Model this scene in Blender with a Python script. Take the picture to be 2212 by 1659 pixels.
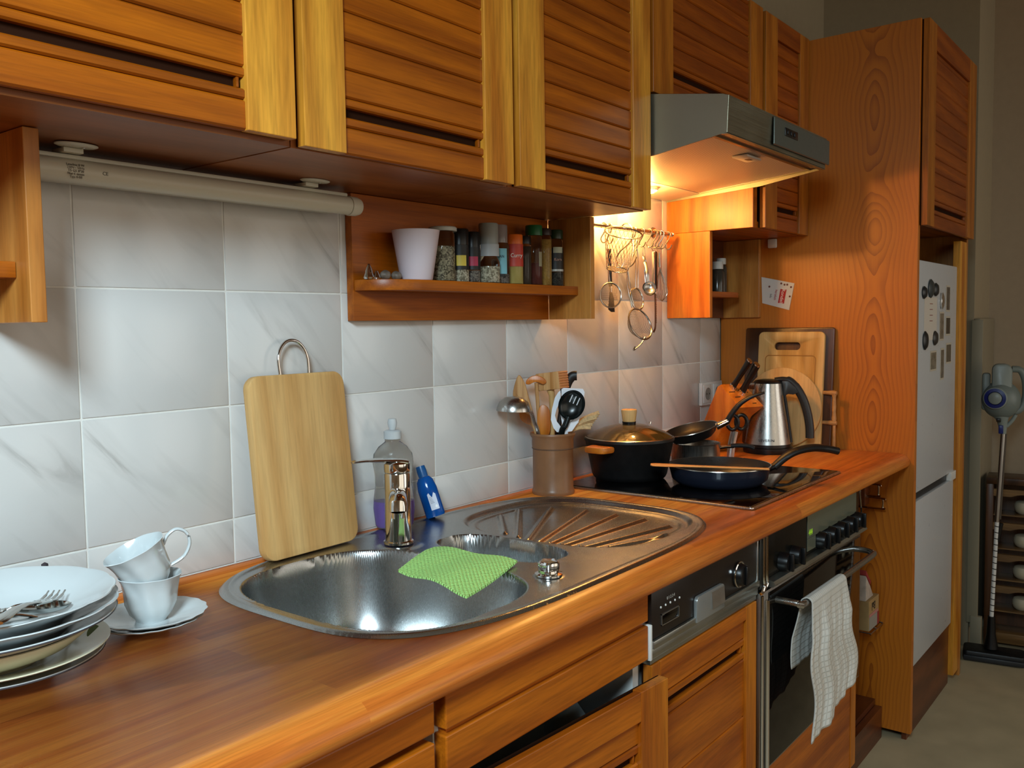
import bpy, bmesh, math, random
import numpy as np
from math import sin, cos, pi, radians, sqrt, atan2
from mathutils import Vector, Matrix
random.seed(7)
S = bpy.context.scene
COL = S.collection
for o in list(bpy.data.objects): bpy.data.objects.remove(o)

# ------------------------------------------------------------------ camera
yaw, pitch, roll, FPX = 0.905303, 0.0660380, -0.0144880, 1931.52
Fw = Vector((sin(yaw)*cos(pitch), cos(yaw)*cos(pitch), -sin(pitch)))
R0 = Vector((cos(yaw), -sin(yaw), 0)); U0 = R0.cross(Fw)
Rt = R0*cos(roll)+U0*sin(roll); Up = -R0*sin(roll)+U0*cos(roll)
cd = bpy.data.cameras.new('camera'); cam = bpy.data.objects.new('camera', cd); COL.objects.link(cam)
M = Matrix((Rt, Up, -Fw)).transposed().to_4x4(); M.translation = Vector((-0.64908, -1.32838, 1.30710))
cam.matrix_world = M
cd.sensor_fit = 'HORIZONTAL'; cd.sensor_width = 36; cd.lens = 36*FPX/2212; cd.clip_start = .02
S.camera = cam

# ------------------------------------------------------------------ world, lights, exposure
w = bpy.data.worlds.new('world'); S.world = w; w.use_nodes = True
w.node_tree.nodes['Background'].inputs[0].default_value = (0.62, 0.78, 1.0, 1)
w.node_tree.nodes['Background'].inputs[1].default_value = 0.35
S.view_settings.view_transform = 'Standard'; S.view_settings.look = 'None'
S.view_settings.exposure = 0.0; S.view_settings.gamma = 1.0; S.view_settings.use_curve_mapping = False

def area(name, loc, target, sx, sy, power, color, spread=pi):
    l = bpy.data.lights.new(name, 'AREA'); l.shape = 'RECTANGLE'; l.size = sx; l.size_y = sy
    l.energy = power; l.color = color; l.spread = spread
    o = bpy.data.objects.new(name, l); COL.objects.link(o); o.location = loc
    o.rotation_euler = (Vector(target)-Vector(loc)).to_track_quat('-Z', 'Y').to_euler()
    return o
# daylight through the window in the left wall; two added fill lamps behind
area('window_daylight', (-1.14, -1.36, 2.12), (-.05, -.25, .95), .46, .46, 21, (0.70, 0.90, 1.0), radians(108))
area('room_fill_warm', (0.1, -3.26, 1.40), (0.1, 0, 1.40), 2.3, 1.7, 15, (1.0, 0.90, 0.72))
area('room_fill_right', (2.45, -3.26, 1.40), (2.45, 0, 1.40), 1.5, 1.7, 9.5, (1.0, 0.93, 0.82), radians(130))
# hood lamps: right one real, stronger left one added to spread the glow
for lx, le in ((1.42, 8.0), (1.575, 3.0)):
    hl = bpy.data.lights.new('hood_lamp_and_fill', 'POINT'); hl.energy = le; hl.color = (1.0, 0.50, 0.13); hl.shadow_soft_size = .018
    ho = bpy.data.objects.new('hood_lamp_and_fill', hl); COL.objects.link(ho); ho.location = (lx, -.072, 1.650)

# ------------------------------------------------------------------ materials
def lin(c):
    c = c.lstrip('#'); v = [int(c[i:i+2], 16)/255 for i in (0, 2, 4)]
    return tuple((x/12.92 if x <= .04045 else ((x+.055)/1.055)**2.4) for x in v)+(1,)
MATS = {}
def nmat(name):
    m = bpy.data.materials.new(name); m.use_nodes = True
    b = m.node_tree.nodes['Principled BSDF']; return m, m.node_tree, b
def plain(name, col, rough=.5, metal=0., spec=.5, coat=0., trans=0., ior=1.45, noise=0., bump=0., nscale=60, emit=0, sheen=0, aniso=0, alpha=1):
    if name in MATS: return MATS[name]
    m, t, b = nmat(name); c = lin(col)
    b.inputs['Base Color'].default_value = c; b.inputs['Roughness'].default_value = rough
    b.inputs['Metallic'].default_value = metal; b.inputs['Specular IOR Level'].default_value = spec
    b.inputs['Coat Weight'].default_value = coat; b.inputs['Transmission Weight'].default_value = trans
    b.inputs['IOR'].default_value = ior; b.inputs['Sheen Weight'].default_value = sheen; b.inputs['Anisotropic'].default_value = aniso
    b.inputs['Alpha'].default_value = alpha
    if emit: b.inputs['Emission Color'].default_value = c; b.inputs['Emission Strength'].default_value = emit
    tc = t.nodes.new('ShaderNodeTexCoord'); nz = t.nodes.new('ShaderNodeTexNoise'); nz.inputs['Scale'].default_value = nscale
    nz.inputs['Detail'].default_value = 4
    t.links.new(tc.outputs['Object'], nz.inputs['Vector'])
    mr = t.nodes.new('ShaderNodeMapRange'); mr.inputs[3].default_value = max(0, rough-.06-noise*.3); mr.inputs[4].default_value = min(1, rough+.06+noise*.3)
    t.links.new(nz.outputs['Fac'], mr.inputs[0]); t.links.new(mr.outputs[0], b.inputs['Roughness'])
    if noise:
        mx = t.nodes.new('ShaderNodeMix'); mx.data_type = 'RGBA'; mx.blend_type = 'MULTIPLY'; mx.inputs[0].default_value = 1
        r2 = t.nodes.new('ShaderNodeMapRange'); r2.inputs[1].default_value = .3; r2.inputs[2].default_value = .7; r2.inputs[3].default_value = 1-noise; r2.inputs[4].default_value = 1+noise*.4
        t.links.new(nz.outputs['Fac'], r2.inputs[0]); mx.inputs[6].default_value = c; t.links.new(r2.outputs[0], mx.inputs[7]); t.links.new(mx.outputs[2], b.inputs['Base Color'])
    if bump:
        bp = t.nodes.new('ShaderNodeBump'); bp.inputs['Strength'].default_value = bump; bp.inputs['Distance'].default_value = .002
        t.links.new(nz.outputs['Fac'], bp.inputs['Height']); t.links.new(bp.outputs[0], b.inputs['Normal'])
    MATS[name] = m; return m

def wood(name, dark, light, axis='x', rough=.38, cross=26., along=1.6, fine=.25, coat=.25, var=.16, rings=False):
    """grain runs along axis; colours mixed by stretched noise, fine pores, a per-piece tone"""
    m, t, b = nmat(name); N = t.nodes.new; L = t.links.new
    tc = N('ShaderNodeTexCoord'); oi = N('ShaderNodeObjectInfo')
    off = N('ShaderNodeVectorMath'); off.operation = 'ADD'
    sc = N('ShaderNodeVectorMath'); sc.operation = 'SCALE'; sc.inputs[0].default_value = (3.1, 5.3, 7.7); L(oi.outputs['Random'], sc.inputs['Scale'])
    L(tc.outputs['Object'], off.inputs[0]); L(sc.outputs[0], off.inputs[1])
    def mapped(a, c):
        mp = N('ShaderNodeMapping'); s = {'x': (a, c, c), 'y': (c, a, c), 'z': (c, c, a)}[axis]
        mp.inputs['Scale'].default_value = s; L(off.outputs[0], mp.inputs['Vector']); return mp
    n1 = N('ShaderNodeTexNoise'); n1.inputs['Scale'].default_value = 1; n1.inputs['Detail'].default_value = 5; n1.inputs['Distortion'].default_value = 1.2
    L(mapped(along, cross).outputs[0], n1.inputs['Vector'])
    n2 = N('ShaderNodeTexNoise'); n2.inputs['Scale'].default_value = 1; n2.inputs['Detail'].default_value = 3
    L(mapped(along*9, cross*14).outputs[0], n2.inputs['Vector'])
    wv = N('ShaderNodeTexWave'); wv.wave_type = 'BANDS'; wv.bands_direction = {'x': 'DIAGONAL', 'y': 'X', 'z': 'DIAGONAL'}[axis]
    wv.inputs['Scale'].default_value = 1.0; wv.inputs['Distortion'].default_value = 9; wv.inputs['Detail'].default_value = 3; wv.inputs['Detail Scale'].default_value = .7
    L(mapped(along*.35, cross*.45).outputs[0], wv.inputs['Vector'])
    ad = N('ShaderNodeMath'); ad.operation = 'MULTIPLY_ADD'; ad.inputs[1].default_value = .35; L(wv.outputs['Fac'], ad.inputs[0]); L(n1.outputs['Fac'], ad.inputs[2])
    cr = N('ShaderNodeValToRGB'); cr.color_ramp.elements[0].position = .38; cr.color_ramp.elements[1].position = .92
    cr.color_ramp.elements[0].color = lin(dark); cr.color_ramp.elements[1].color = lin(light)
    L(ad.outputs[0], cr.inputs[0])
    mr = N('ShaderNodeMapRange'); mr.inputs[1].default_value = .3; mr.inputs[2].default_value = .62; mr.inputs[3].default_value = 1-fine; mr.inputs[4].default_value = 1.04
    L(n2.outputs['Fac'], mr.inputs[0])
    mx = N('ShaderNodeMix'); mx.data_type = 'RGBA'; mx.blend_type = 'MULTIPLY'; mx.inputs[0].default_value = 1
    L(cr.outputs[0], mx.inputs[6]); L(mr.outputs[0], mx.inputs[7])
    vr = N('ShaderNodeMapRange'); vr.inputs[3].default_value = 1-var; vr.inputs[4].default_value = 1+var*.5; L(oi.outputs['Random'], vr.inputs[0])
    mx2 = N('ShaderNodeMix'); mx2.data_type = 'RGBA'; mx2.blend_type = 'MULTIPLY'; mx2.inputs[0].default_value = 1
    L(mx.outputs[2], mx2.inputs[6]); L(vr.outputs[0], mx2.inputs[7])
    L(mx2.outputs[2], b.inputs['Base Color'])
    b.inputs['Roughness'].default_value = rough; b.inputs['Coat Weight'].default_value = coat; b.inputs['Coat Roughness'].default_value = .3; b.inputs['Specular IOR Level'].default_value = .32
    bp = N('ShaderNodeBump'); bp.inputs['Strength'].default_value = .12; bp.inputs['Distance'].default_value = .001; L(n2.outputs['Fac'], bp.inputs['Height']); L(bp.outputs[0], b.inputs['Normal'])
    MATS[name] = m; return m

WX = wood('teak_along_x', '#864002', '#a85806', 'x', coat=.05, var=.10, fine=.18)
WZ = wood('teak_along_z', '#b0681a', '#dc9a34', 'z', cross=16, var=.08, coat=.1)
WXD = wood('teak_base_x', '#7e3a12', '#b46424', 'x', cross=20)
WZD = wood('teak_base_z', '#8a4414', '#bd7228', 'z', cross=16, var=.1)
DX = wood('shaded_front_x', '#7a3604', '#984c08', 'x', coat=.05, var=.08)  # teak darkened for the right-hand fronts, their shade put into the colour
DZ = wood('shaded_front_z', '#92500e', '#b26c1c', 'z', cross=16, var=.06, coat=.05)
WB = wood('carcass_board', '#80420f', '#9c5a26', 'x', cross=14, fine=.12, rough=.45)
WPL = wood('veneer_panel', '#9a5a1c', '#c0823c', 'z', cross=14, fine=.16, rough=.42)
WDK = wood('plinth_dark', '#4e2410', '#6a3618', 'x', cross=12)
MAPLE = wood('maple_board', '#bc8e54', '#cca46a', 'z', cross=18, fine=.12, coat=.0, rough=.55)
BEECH = wood('beech_utensil', '#a8713a', '#cfa06a', 'z', cross=60, fine=.2, coat=0, rough=.6)
BAMB = wood('bamboo_board', '#c0924e', '#d8b070', 'z', cross=30, fine=.1, coat=0, rough=.5)
OLIVE = wood('block_wood', '#a8540f', '#cc7a24', 'z', cross=20, fine=.15, rough=.4)
BLKW = wood('dark_tray_wood', '#42240e', '#5c3414', 'z', cross=16)
SPAT = wood('spatula_wood', '#b87c3e', '#d8a468', 'x', cross=50, fine=.15, coat=0, rough=.6)

def pine_panel():
    """flat-sawn pine: nested elongated rings around a heart line, fine straight grain beside it"""
    m, t, b = nmat('pine_panel'); N = t.nodes.new; L = t.links.new
    tc = N('ShaderNodeTexCoord'); sp = N('ShaderNodeSeparateXYZ'); L(tc.outputs['Object'], sp.inputs[0])
    def math(op, a, c=None, d=None):
        n = N('ShaderNodeMath'); n.operation = op
        for i, v in enumerate((a, c, d)):
            if v is None: continue
            if isinstance(v, (int, float)): n.inputs[i].default_value = v
            else: L(v, n.inputs[i])
        return n.outputs[0]
    mp = N('ShaderNodeMapping'); mp.inputs['Scale'].default_value = (1, 7, 1.3); L(tc.outputs['Object'], mp.inputs['Vector'])
    nz = N('ShaderNodeTexNoise'); nz.inputs['Scale'].default_value = 1.6; nz.inputs['Detail'].default_value = 2; L(mp.outputs[0], nz.inputs['Vector'])
    mp3 = N('ShaderNodeMapping'); mp3.inputs['Scale'].default_value = (1, 1.0, 2.1); L(tc.outputs['Object'], mp3.inputs['Vector'])
    n3 = N('ShaderNodeTexNoise'); n3.inputs['Scale'].default_value = 1.3; n3.inputs['Detail'].default_value = 1; L(mp3.outputs[0], n3.inputs['Vector'])
    y = math('ADD', sp.outputs['Y'], .195)
    ay = math('ABSOLUTE', y)
    # hyperbolic: rings hug the heart line, wider where noise is high
    wob = math('MULTIPLY', math('SUBTRACT', n3.outputs['Fac'], .5), .30)
    d = math('SQRT', math('ADD', math('MULTIPLY', ay, ay), .0003))
    fall = math('DIVIDE', .03, math('ADD', d, .03))
    ph = math('ADD', math('MULTIPLY', d, 80), math('MULTIPLY', math('MULTIPLY', wob, fall), 130))
    ph = math('ADD', ph, math('MULTIPLY', nz.outputs['Fac'], 3.0))
    fr = math('FRACT', ph)
    st = math('POWER', fr, 2.2)
    rampf = math('MULTIPLY', st, math('ADD', math('MULTIPLY', fall, .85), .10))
    mp2 = N('ShaderNodeMapping'); mp2.inputs['Scale'].default_value = (1, 420, 6); L(tc.outputs['Object'], mp2.inputs['Vector'])
    n2 = N('ShaderNodeTexNoise'); n2.inputs['Scale'].default_value = 1; n2.inputs['Detail'].default_value = 2; L(mp2.outputs[0], n2.inputs['Vector'])
    fac = math('ADD', rampf, math('MULTIPLY', math('SUBTRACT', n2.outputs['Fac'], .5), .35))
    cr = N('ShaderNodeValToRGB'); cr.color_ramp.elements[0].color = lin('#b86a14'); cr.color_ramp.elements[1].color = lin('#7a3604')
    cr.color_ramp.elements[0].position = .0; cr.color_ramp.elements[1].position = .9
    L(fac, cr.inputs[0]); L(cr.outputs[0], b.inputs['Base Color']); b.inputs['Roughness'].default_value = .42; b.inputs['Coat Weight'].default_value = .15; b.inputs['Coat Roughness'].default_value = .35
    return m
PINE = pine_panel()

def worktop_mat():
    m, t, b = nmat('worktop_staves'); N = t.nodes.new; L = t.links.new
    tc = N('ShaderNodeTexCoord')
    br = N('ShaderNodeTexBrick'); br.inputs['Scale'].default_value = 1; br.inputs['Brick Width'].default_value = 1.3; br.inputs['Row Height'].default_value = .043
    br.inputs['Mortar Size'].default_value = 0; br.offset = .37; br.inputs['Color1'].default_value = (0, 0, 0, 1); br.inputs['Color2'].default_value = (1, 1, 1, 1); br.inputs['Bias'].default_value = 0
    L(tc.outputs['Object'], br.inputs['Vector'])
    mp = N('ShaderNodeMapping'); mp.inputs['Scale'].default_value = (2.2, 55, 55); L(tc.outputs['Object'], mp.inputs['Vector'])
    off = N('ShaderNodeVectorMath'); off.operation = 'MULTIPLY_ADD'; off.inputs[1].default_value = (9, 9, 9); L(br.outputs['Color'], off.inputs[0]); L(mp.outputs[0], off.inputs[2])
    nz = N('ShaderNodeTexNoise'); nz.inputs['Scale'].default_value = 1; nz.inputs['Detail'].default_value = 5; nz.inputs['Distortion'].default_value = .6; L(off.outputs[0], nz.inputs['Vector'])
    mp2 = N('ShaderNodeMapping'); mp2.inputs['Scale'].default_value = (14, 420, 420); L(tc.outputs['Object'], mp2.inputs['Vector'])
    n2 = N('ShaderNodeTexNoise'); n2.inputs['Scale'].default_value = 1; n2.inputs['Detail'].default_value = 3; L(mp2.outputs[0], n2.inputs['Vector'])
    a = N('ShaderNodeMath'); a.operation = 'MULTIPLY_ADD'; a.inputs[1].default_value = .34; L(br.outputs['Color'], a.inputs[0]); L(nz.outputs['Fac'], a.inputs[2])
    cr = N('ShaderNodeValToRGB'); e = cr.color_ramp.elements; e[0].position = .3; e[0].color = lin('#9a4814'); e[1].position = 1.0; e[1].color = lin('#e08e36')
    x = e.new(.62); x.color = lin('#c26824')
    L(a.outputs[0], cr.inputs[0])
    mr = N('ShaderNodeMapRange'); mr.inputs[1].default_value = .3; mr.inputs[2].default_value = .6; mr.inputs[3].default_value = .8; mr.inputs[4].default_value = 1.03; L(n2.outputs['Fac'], mr.inputs[0])
    mx = N('ShaderNodeMix'); mx.data_type = 'RGBA'; mx.blend_type = 'MULTIPLY'; mx.inputs[0].default_value = 1; L(cr.outputs[0], mx.inputs[6]); L(mr.outputs[0], mx.inputs[7])
    L(mx.outputs[2], b.inputs['Base Color'])
    n4 = N('ShaderNodeTexNoise'); n4.inputs['Scale'].default_value = 7; n4.inputs['Detail'].default_value = 4; L(tc.outputs['Object'], n4.inputs['Vector'])
    r4 = N('ShaderNodeMapRange'); r4.inputs[1].default_value = .3; r4.inputs[2].default_value = .7; r4.inputs[3].default_value = .26; r4.inputs[4].default_value = .42; L(n4.outputs['Fac'], r4.inputs[0]); L(r4.outputs[0], b.inputs['Roughness'])
    bp = N('ShaderNodeBump'); bp.inputs['Strength'].default_value = .1; bp.inputs['Distance'].default_value = .001; L(n2.outputs['Fac'], bp.inputs['Height']); L(bp.outputs[0], b.inputs['Normal'])
    return m
WT = worktop_mat()

def tile_mat():
    m, t, b = nmat('marbled_tile'); N = t.nodes.new; L = t.links.new
    tc = N('ShaderNodeTexCoord'); oi = N('ShaderNodeObjectInfo')
    sc = N('ShaderNodeVectorMath'); sc.operation = 'SCALE'; sc.inputs[0].default_value = (13, 5, 17); L(oi.outputs['Random'], sc.inputs['Scale'])
    off = N('ShaderNodeVectorMath'); off.operation = 'ADD'; L(tc.outputs['Object'], off.inputs[0]); L(sc.outputs[0], off.inputs[1])
    mq = N('ShaderNodeMapping'); mq.inputs['Rotation'].default_value = (0, radians(42), 0); L(off.outputs[0], mq.inputs['Vector'])
    mp = N('ShaderNodeMapping'); mp.inputs['Scale'].default_value = (20, 1, 3.5); L(mq.outputs[0], mp.inputs['Vector'])
    nz = N('ShaderNodeTexNoise'); nz.inputs['Scale'].default_value = 1; nz.inputs['Detail'].default_value = 6; nz.inputs['Distortion'].default_value = .9; L(mp.outputs[0], nz.inputs['Vector'])
    cr = N('ShaderNodeValToRGB'); e = cr.color_ramp.elements; e[0].position = .28; e[0].color = lin('#a9a6a3'); e[1].position = .50; e[1].color = lin('#c8c6c3')
    x = e.new(.37); x.color = lin('#c0bebb')
    L(nz.outputs['Fac'], cr.inputs[0]); L(cr.outputs[0], b.inputs['Base Color'])
    b.inputs['Roughness'].default_value = .22
    n2 = N('ShaderNodeTexNoise'); n2.inputs['Scale'].default_value = 22; n2.inputs['Detail'].default_value = 3; L(off.outputs[0], n2.inputs['Vector'])
    bp = N('ShaderNodeBump'); bp.inputs['Strength'].default_value = .12; bp.inputs['Distance'].default_value = .004; L(n2.outputs['Fac'], bp.inputs['Height']); L(bp.outputs[0], b.inputs['Normal'])
    return m
TILE = tile_mat()

def steel_mat(name, col='#b8b8b6', rough=.3, axis='x', strength=.3):
    m, t, b = nmat(name); N = t.nodes.new; L = t.links.new
    tc = N('ShaderNodeTexCoord'); mp = N('ShaderNodeMapping')
    mp.inputs['Scale'].default_value = {'x': (6, 700, 700), 'y': (700, 6, 700), 'z': (700, 700, 6), 'n': (900, 900, 25)}[axis]; L(tc.outputs['Object'], mp.inputs['Vector'])
    nz = N('ShaderNodeTexNoise'); nz.inputs['Scale'].default_value = 1; nz.inputs['Detail'].default_value = 3; L(mp.outputs[0], nz.inputs['Vector'])
    n2 = N('ShaderNodeTexNoise'); n2.inputs['Scale'].default_value = 6; n2.inputs['Detail'].default_value = 2; L(tc.outputs['Object'], n2.inputs['Vector'])
    b.inputs['Base Color'].default_value = lin(col); b.inputs['Metallic'].default_value = 1
    a = N('ShaderNodeMath'); a.operation = 'ADD'; L(nz.outputs['Fac'], a.inputs[0]); L(n2.outputs['Fac'], a.inputs[1])
    mr = N('ShaderNodeMapRange'); mr.inputs[1].default_value = .6; mr.inputs[2].default_value = 1.4; mr.inputs[3].default_value = rough*(1-strength); mr.inputs[4].default_value = rough*(1+strength)
    L(a.outputs[0], mr.inputs[0]); L(mr.outputs[0], b.inputs['Roughness'])
    bp = N('ShaderNodeBump'); bp.inputs['Strength'].default_value = .02 if axis != 'n' else .012; bp.inputs['Distance'].default_value = .0006; L(nz.outputs['Fac'], bp.inputs['Height']); L(bp.outputs[0], b.inputs['Normal'])
    MATS[name] = m; return m
SINK = steel_mat('sink_steel', '#a9abab', .27, 'n', .16)
STEEL = steel_mat('brushed_steel', '#b4b2ae', .3, 'z')
STEELX = steel_mat('brushed_steel_x', '#aeb2ac', .36, 'x')
HOODM = steel_mat('hood_steel', '#8c8a78', .42, 'x')
CHROME = plain('chrome', '#d8d8d6', .08, 1)
WIRE = plain('wire_steel', '#a8a298', .25, 1)
ALU = plain('aluminium', '#c2c2c0', .35, 1)
BLACKP = plain('black_plastic', '#0c0c0d', .35, 0)
BLACKM = plain('matt_black', '#101011', .45, 0, noise=.1)
BLACKG = plain('black_glass', '#050506', .05, 0, .6)
DGREY = plain('dark_grey_plastic', '#24272a', .4)
CHINA = plain('white_china', '#c2c8c9', .12, 0, .6, coat=.3)
WHITEP = plain('white_plastic', '#d6d6d2', .35)
CREAMP = plain('cream_plastic', '#c9c5b4', .4)
GROUT = plain('grout', '#dcdad4', .9, noise=.06)
PAINT = plain('wall_paint', '#a4927a', .85, noise=.04, bump=.1, nscale=40)
PAINT2 = plain('wall_paint_back', '#9a8c72', .85, noise=.04, bump=.1, nscale=40)
FLOOR = plain('floor_vinyl', '#b2a484', .5, noise=.12, nscale=9)
DARKIN = plain('dark_recess', '#0b0604', .9)

# ------------------------------------------------------------------ mesh helpers
class MB:
    def __init__(s): s.v = []; s.f = []; s.fm = []; s.mi = 0
    def add(s, vs, fs, T=None):
        n = len(s.v)
        s.v += [tuple(T @ Vector(v)) if T else tuple(v) for v in vs]
        s.f += [tuple(i+n for i in f) for f in fs]; s.fm += [s.mi]*len(fs); return s
    def box(s, x0, x1, y0, y1, z0, z1, c=0., T=None):
        if c <= 0:
            vs = [(x, y, z) for x in (x0, x1) for y in (y0, y1) for z in (z0, z1)]
            fs = [(0, 1, 3, 2), (4, 6, 7, 5), (0, 4, 5, 1), (2, 3, 7, 6), (0, 2, 6, 4), (1, 5, 7, 3)]
            return s.add(vs, fs, T)
        bm = bmesh.new(); bmesh.ops.create_cube(bm, size=1)
        for v in bm.verts:
            v.co = Vector((x0+(v.co.x+.5)*(x1-x0), y0+(v.co.y+.5)*(y1-y0), z0+(v.co.z+.5)*(z1-z0)))
        bmesh.ops.bevel(bm, geom=bm.edges[:], offset=c, segments=2, profile=.5, affect='EDGES')
        return s.bm(bm, T)
    def bm(s, bm, T=None):
        bm.verts.index_update(); s.add([v.co[:] for v in bm.verts], [[v.index for v in f.verts] for f in bm.faces], T); bm.free(); return s
    def tube(s, pts, r, n=10, closed=False, cap=True, flat=None, T=None):
        P = [Vector(p) for p in pts]; m = len(P)
        rr = r if isinstance(r, (list, tuple)) else [r]*m
        vs = []; up = None
        for i in range(m):
            if closed: d = P[(i+1) % m]-P[(i-1) % m]
            else: d = P[min(i+1, m-1)]-P[max(i-1, 0)]
            if d.length < 1e-9: d = Vector((0, 0, 1))
            d.normalize()
            if up is None:
                a = Vector((0, 0, 1)) if abs(d.z) < .9 else Vector((1, 0, 0))
                up = (a-d*a.dot(d)).normalized() if flat is None else (Vector(flat)-d*Vector(flat).dot(d)).normalized()
            else:
                a = Vector(flat) if flat is not None else up
                up = (a-d*a.dot(d))
                up = up.normalized() if up.length > 1e-6 else Vector((1, 0, 0))
            sd = d.cross(up)
            ri = rr[i]; ra, rb = (ri if isinstance(ri, tuple) else (ri, ri))
            for k in range(n):
                t = 2*pi*k/n; vs.append(tuple(P[i]+sd*(ra*cos(t))+up*(rb*sin(t))))
        fs = []
        for i in range(m if closed else m-1):
            for k in range(n):
                a = i*n+k; b_ = i*n+(k+1) % n; j = ((i+1) % m)*n
                fs.append((a, b_, j+(k+1) % n, j+k))
        if cap and not closed: fs.append(tuple(range(n))[::-1]); fs.append(tuple(range((m-1)*n, m*n)))
        return s.add(vs, fs, T)
    def lathe(s, prof, n=40, T=None, cx=0, cy=0, mod=None):
        """prof: (r,z) list from axis out; r=0 at ends closes it"""
        vs = []; ring = []
        for (r, z) in prof:
            if r < 1e-6: ring.append([len(vs)]); vs.append((cx, cy, z))
            else:
                ring.append(list(range(len(vs), len(vs)+n)))
                for k in range(n):
                    t = 2*pi*k/n; q = r*(mod(t, r, z) if mod else 1); vs.append((cx+q*cos(t), cy+q*sin(t), z))
        fs = []
        for a, b_ in zip(ring, ring[1:]):
            for k in range(n):
                k2 = (k+1) % n
                if len(a) == 1 and len(b_) == 1: continue
                if len(a) == 1: fs.append((a[0], b_[k], b_[k2]))
                elif len(b_) == 1: fs.append((a[k], b_[0], a[k2]))
                else: fs.append((a[k], b_[k], b_[k2], a[k2]))
        return s.add(vs, fs, T)
    def prism(s, poly, h0, h1, ax='z', c=0., T=None):
        """polygon extruded along axis ax between h0 and h1, optional bevel"""
        bm = bmesh.new(); mk = {'z': lambda p, h: (p[0], p[1], h), 'y': lambda p, h: (p[0], h, p[1]), 'x': lambda p, h: (h, p[0], p[1])}[ax]
        vs = [bm.verts.new(mk(p, h0)) for p in poly]; f = bm.faces.new(vs)
        r = bmesh.ops.extrude_face_region(bm, geom=[f]); d = Vector(mk((0, 0), h1-h0))
        bmesh.ops.translate(bm, verts=[g for g in r['geom'] if isinstance(g, bmesh.types.BMVert)], vec=d)
        if c > 0:
            ed = [e for e in bm.edges if abs((e.verts[0].co-e.verts[1].co).normalized().dot(d.normalized())) < .5]
            bmesh.ops.bevel(bm, geom=ed, offset=c, segments=2, profile=.5, affect='EDGES')
        return s.bm(bm, T)
    def build(s, name, mat, parent=None, smooth=38, loc=None, rot=None, world=False):
        vs = s.v
        if world and parent is not None:
            o_ = parent.location if parent.parent is None else parent.parent.location
            vs = [(v[0]-o_[0], v[1]-o_[1], v[2]-o_[2]) for v in vs]
        me = bpy.data.meshes.new(name); me.from_pydata(vs, [], s.f); me.validate()
        bm = bmesh.new(); bm.from_mesh(me); bmesh.ops.recalc_face_normals(bm, faces=bm.faces[:]); bm.to_mesh(me); bm.free()
        for m_ in (mat if isinstance(mat, list) else [mat]): me.materials.append(m_)
        if isinstance(mat, list) and len(me.polygons) == len(s.fm): me.polygons.foreach_set('material_index', s.fm)
        if smooth:
            me.polygons.foreach_set('use_smooth', [True]*len(me.polygons)); me.set_sharp_from_angle(angle=radians(smooth))
        o = bpy.data.objects.new(name, me); COL.objects.link(o)
        if parent is not None: o.parent = parent
        if loc is not None: o.location = loc
        if rot is not None: o.rotation_euler = rot
        return o
def rrect(x0, x1, y0, y1, r, n=6):
    rs = r if isinstance(r, (list, tuple)) else [r]*4; out = []
    for (cx, cy, a, q) in ((x1, y1, 0, rs[0]), (x0, y1, 90, rs[1]), (x0, y0, 180, rs[2]), (x1, y0, 270, rs[3])):
        sx = -1 if cx == x1 else 1; sy = -1 if cy == y1 else 1
        for k in range(n+1):
            t = radians(a+90*k/n); out.append((cx+sx*q+q*cos(t), cy+sy*q+q*sin(t)))
    return out
def smooth_path(pts, k=6):
    P = [Vector(p) for p in pts]; out = []
    for i in range(len(P)-1):
        p0 = P[max(i-1, 0)]; p1 = P[i]; p2 = P[i+1]; p3 = P[min(i+2, len(P)-1)]
        for j in range(k):
            t = j/k; out.append(.5*((2*p1)+(-p0+p2)*t+(2*p0-5*p1+4*p2-p3)*t*t+(-p0+3*p1-3*p2+p3)*t**3))
    out.append(P[-1]); return out
def sm2(pts, k=5, closed=True):
    n = len(pts); out = []
    for i in range(n if closed else n-1):
        p0, p1, p2, p3 = (Vector(pts[(i+j) % n]) for j in (-1, 0, 1, 2))
        for j in range(k):
            t = j/k; q = .5*((2*p1)+(-p0+p2)*t+(2*p0-5*p1+4*p2-p3)*t*t+(-p0+3*p1-3*p2+p3)*t**3); out.append(tuple(q))
    return out
def tag(o, label=None, cat=None, group=None, kind=None):
    if label: o['label'] = label
    if cat: o['category'] = cat
    if group: o['group'] = group
    if kind: o['kind'] = kind
    return o
def thing(name, label, cat, loc=(0, 0, 0), rz=0, group=None, rot=None):
    o = bpy.data.objects.new(name, None); COL.objects.link(o); o.location = loc; o.rotation_euler = rot or (0, 0, rz)
    o.empty_display_size = .05
    return tag(o, label, cat, group)
def copy_tree(o, parent=None):
    c = o.copy(); COL.objects.link(c)
    if parent is not None: c.parent = parent
    for ch in list(o.children): copy_tree(ch, c)
    return c
def struct(o): o['kind'] = 'structure'; return o
def text(body, size, mat, parent, name, M4, depth=.0003, sx=1.0):
    cu = bpy.data.curves.new(name, 'FONT'); cu.body = body; cu.size = size; cu.extrude = depth; cu.align_x = 'CENTER'; cu.align_y = 'CENTER'
    o = bpy.data.objects.new(name, cu); COL.objects.link(o)
    dg = bpy.context.evaluated_depsgraph_get(); me = bpy.data.meshes.new_from_object(o.evaluated_get(dg))
    bpy.data.objects.remove(o)
    me.transform(Matrix.Diagonal((sx, 1, 1, 1))); me.transform(M4)
    me.materials.clear(); me.materials.append(mat)
    o = bpy.data.objects.new(name, me); COL.objects.link(o)
    if parent is not None: o.parent = parent
    return o
def facing(n, up=(0, 0, 1), loc=(0, 0, 0)):
    z = Vector(n).normalized(); y = Vector(up); y = (y-z*y.dot(z)).normalized(); x = y.cross(z)
    m = Matrix((x, y, z)).transposed().to_4x4(); m.translation = Vector(loc); return m

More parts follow.
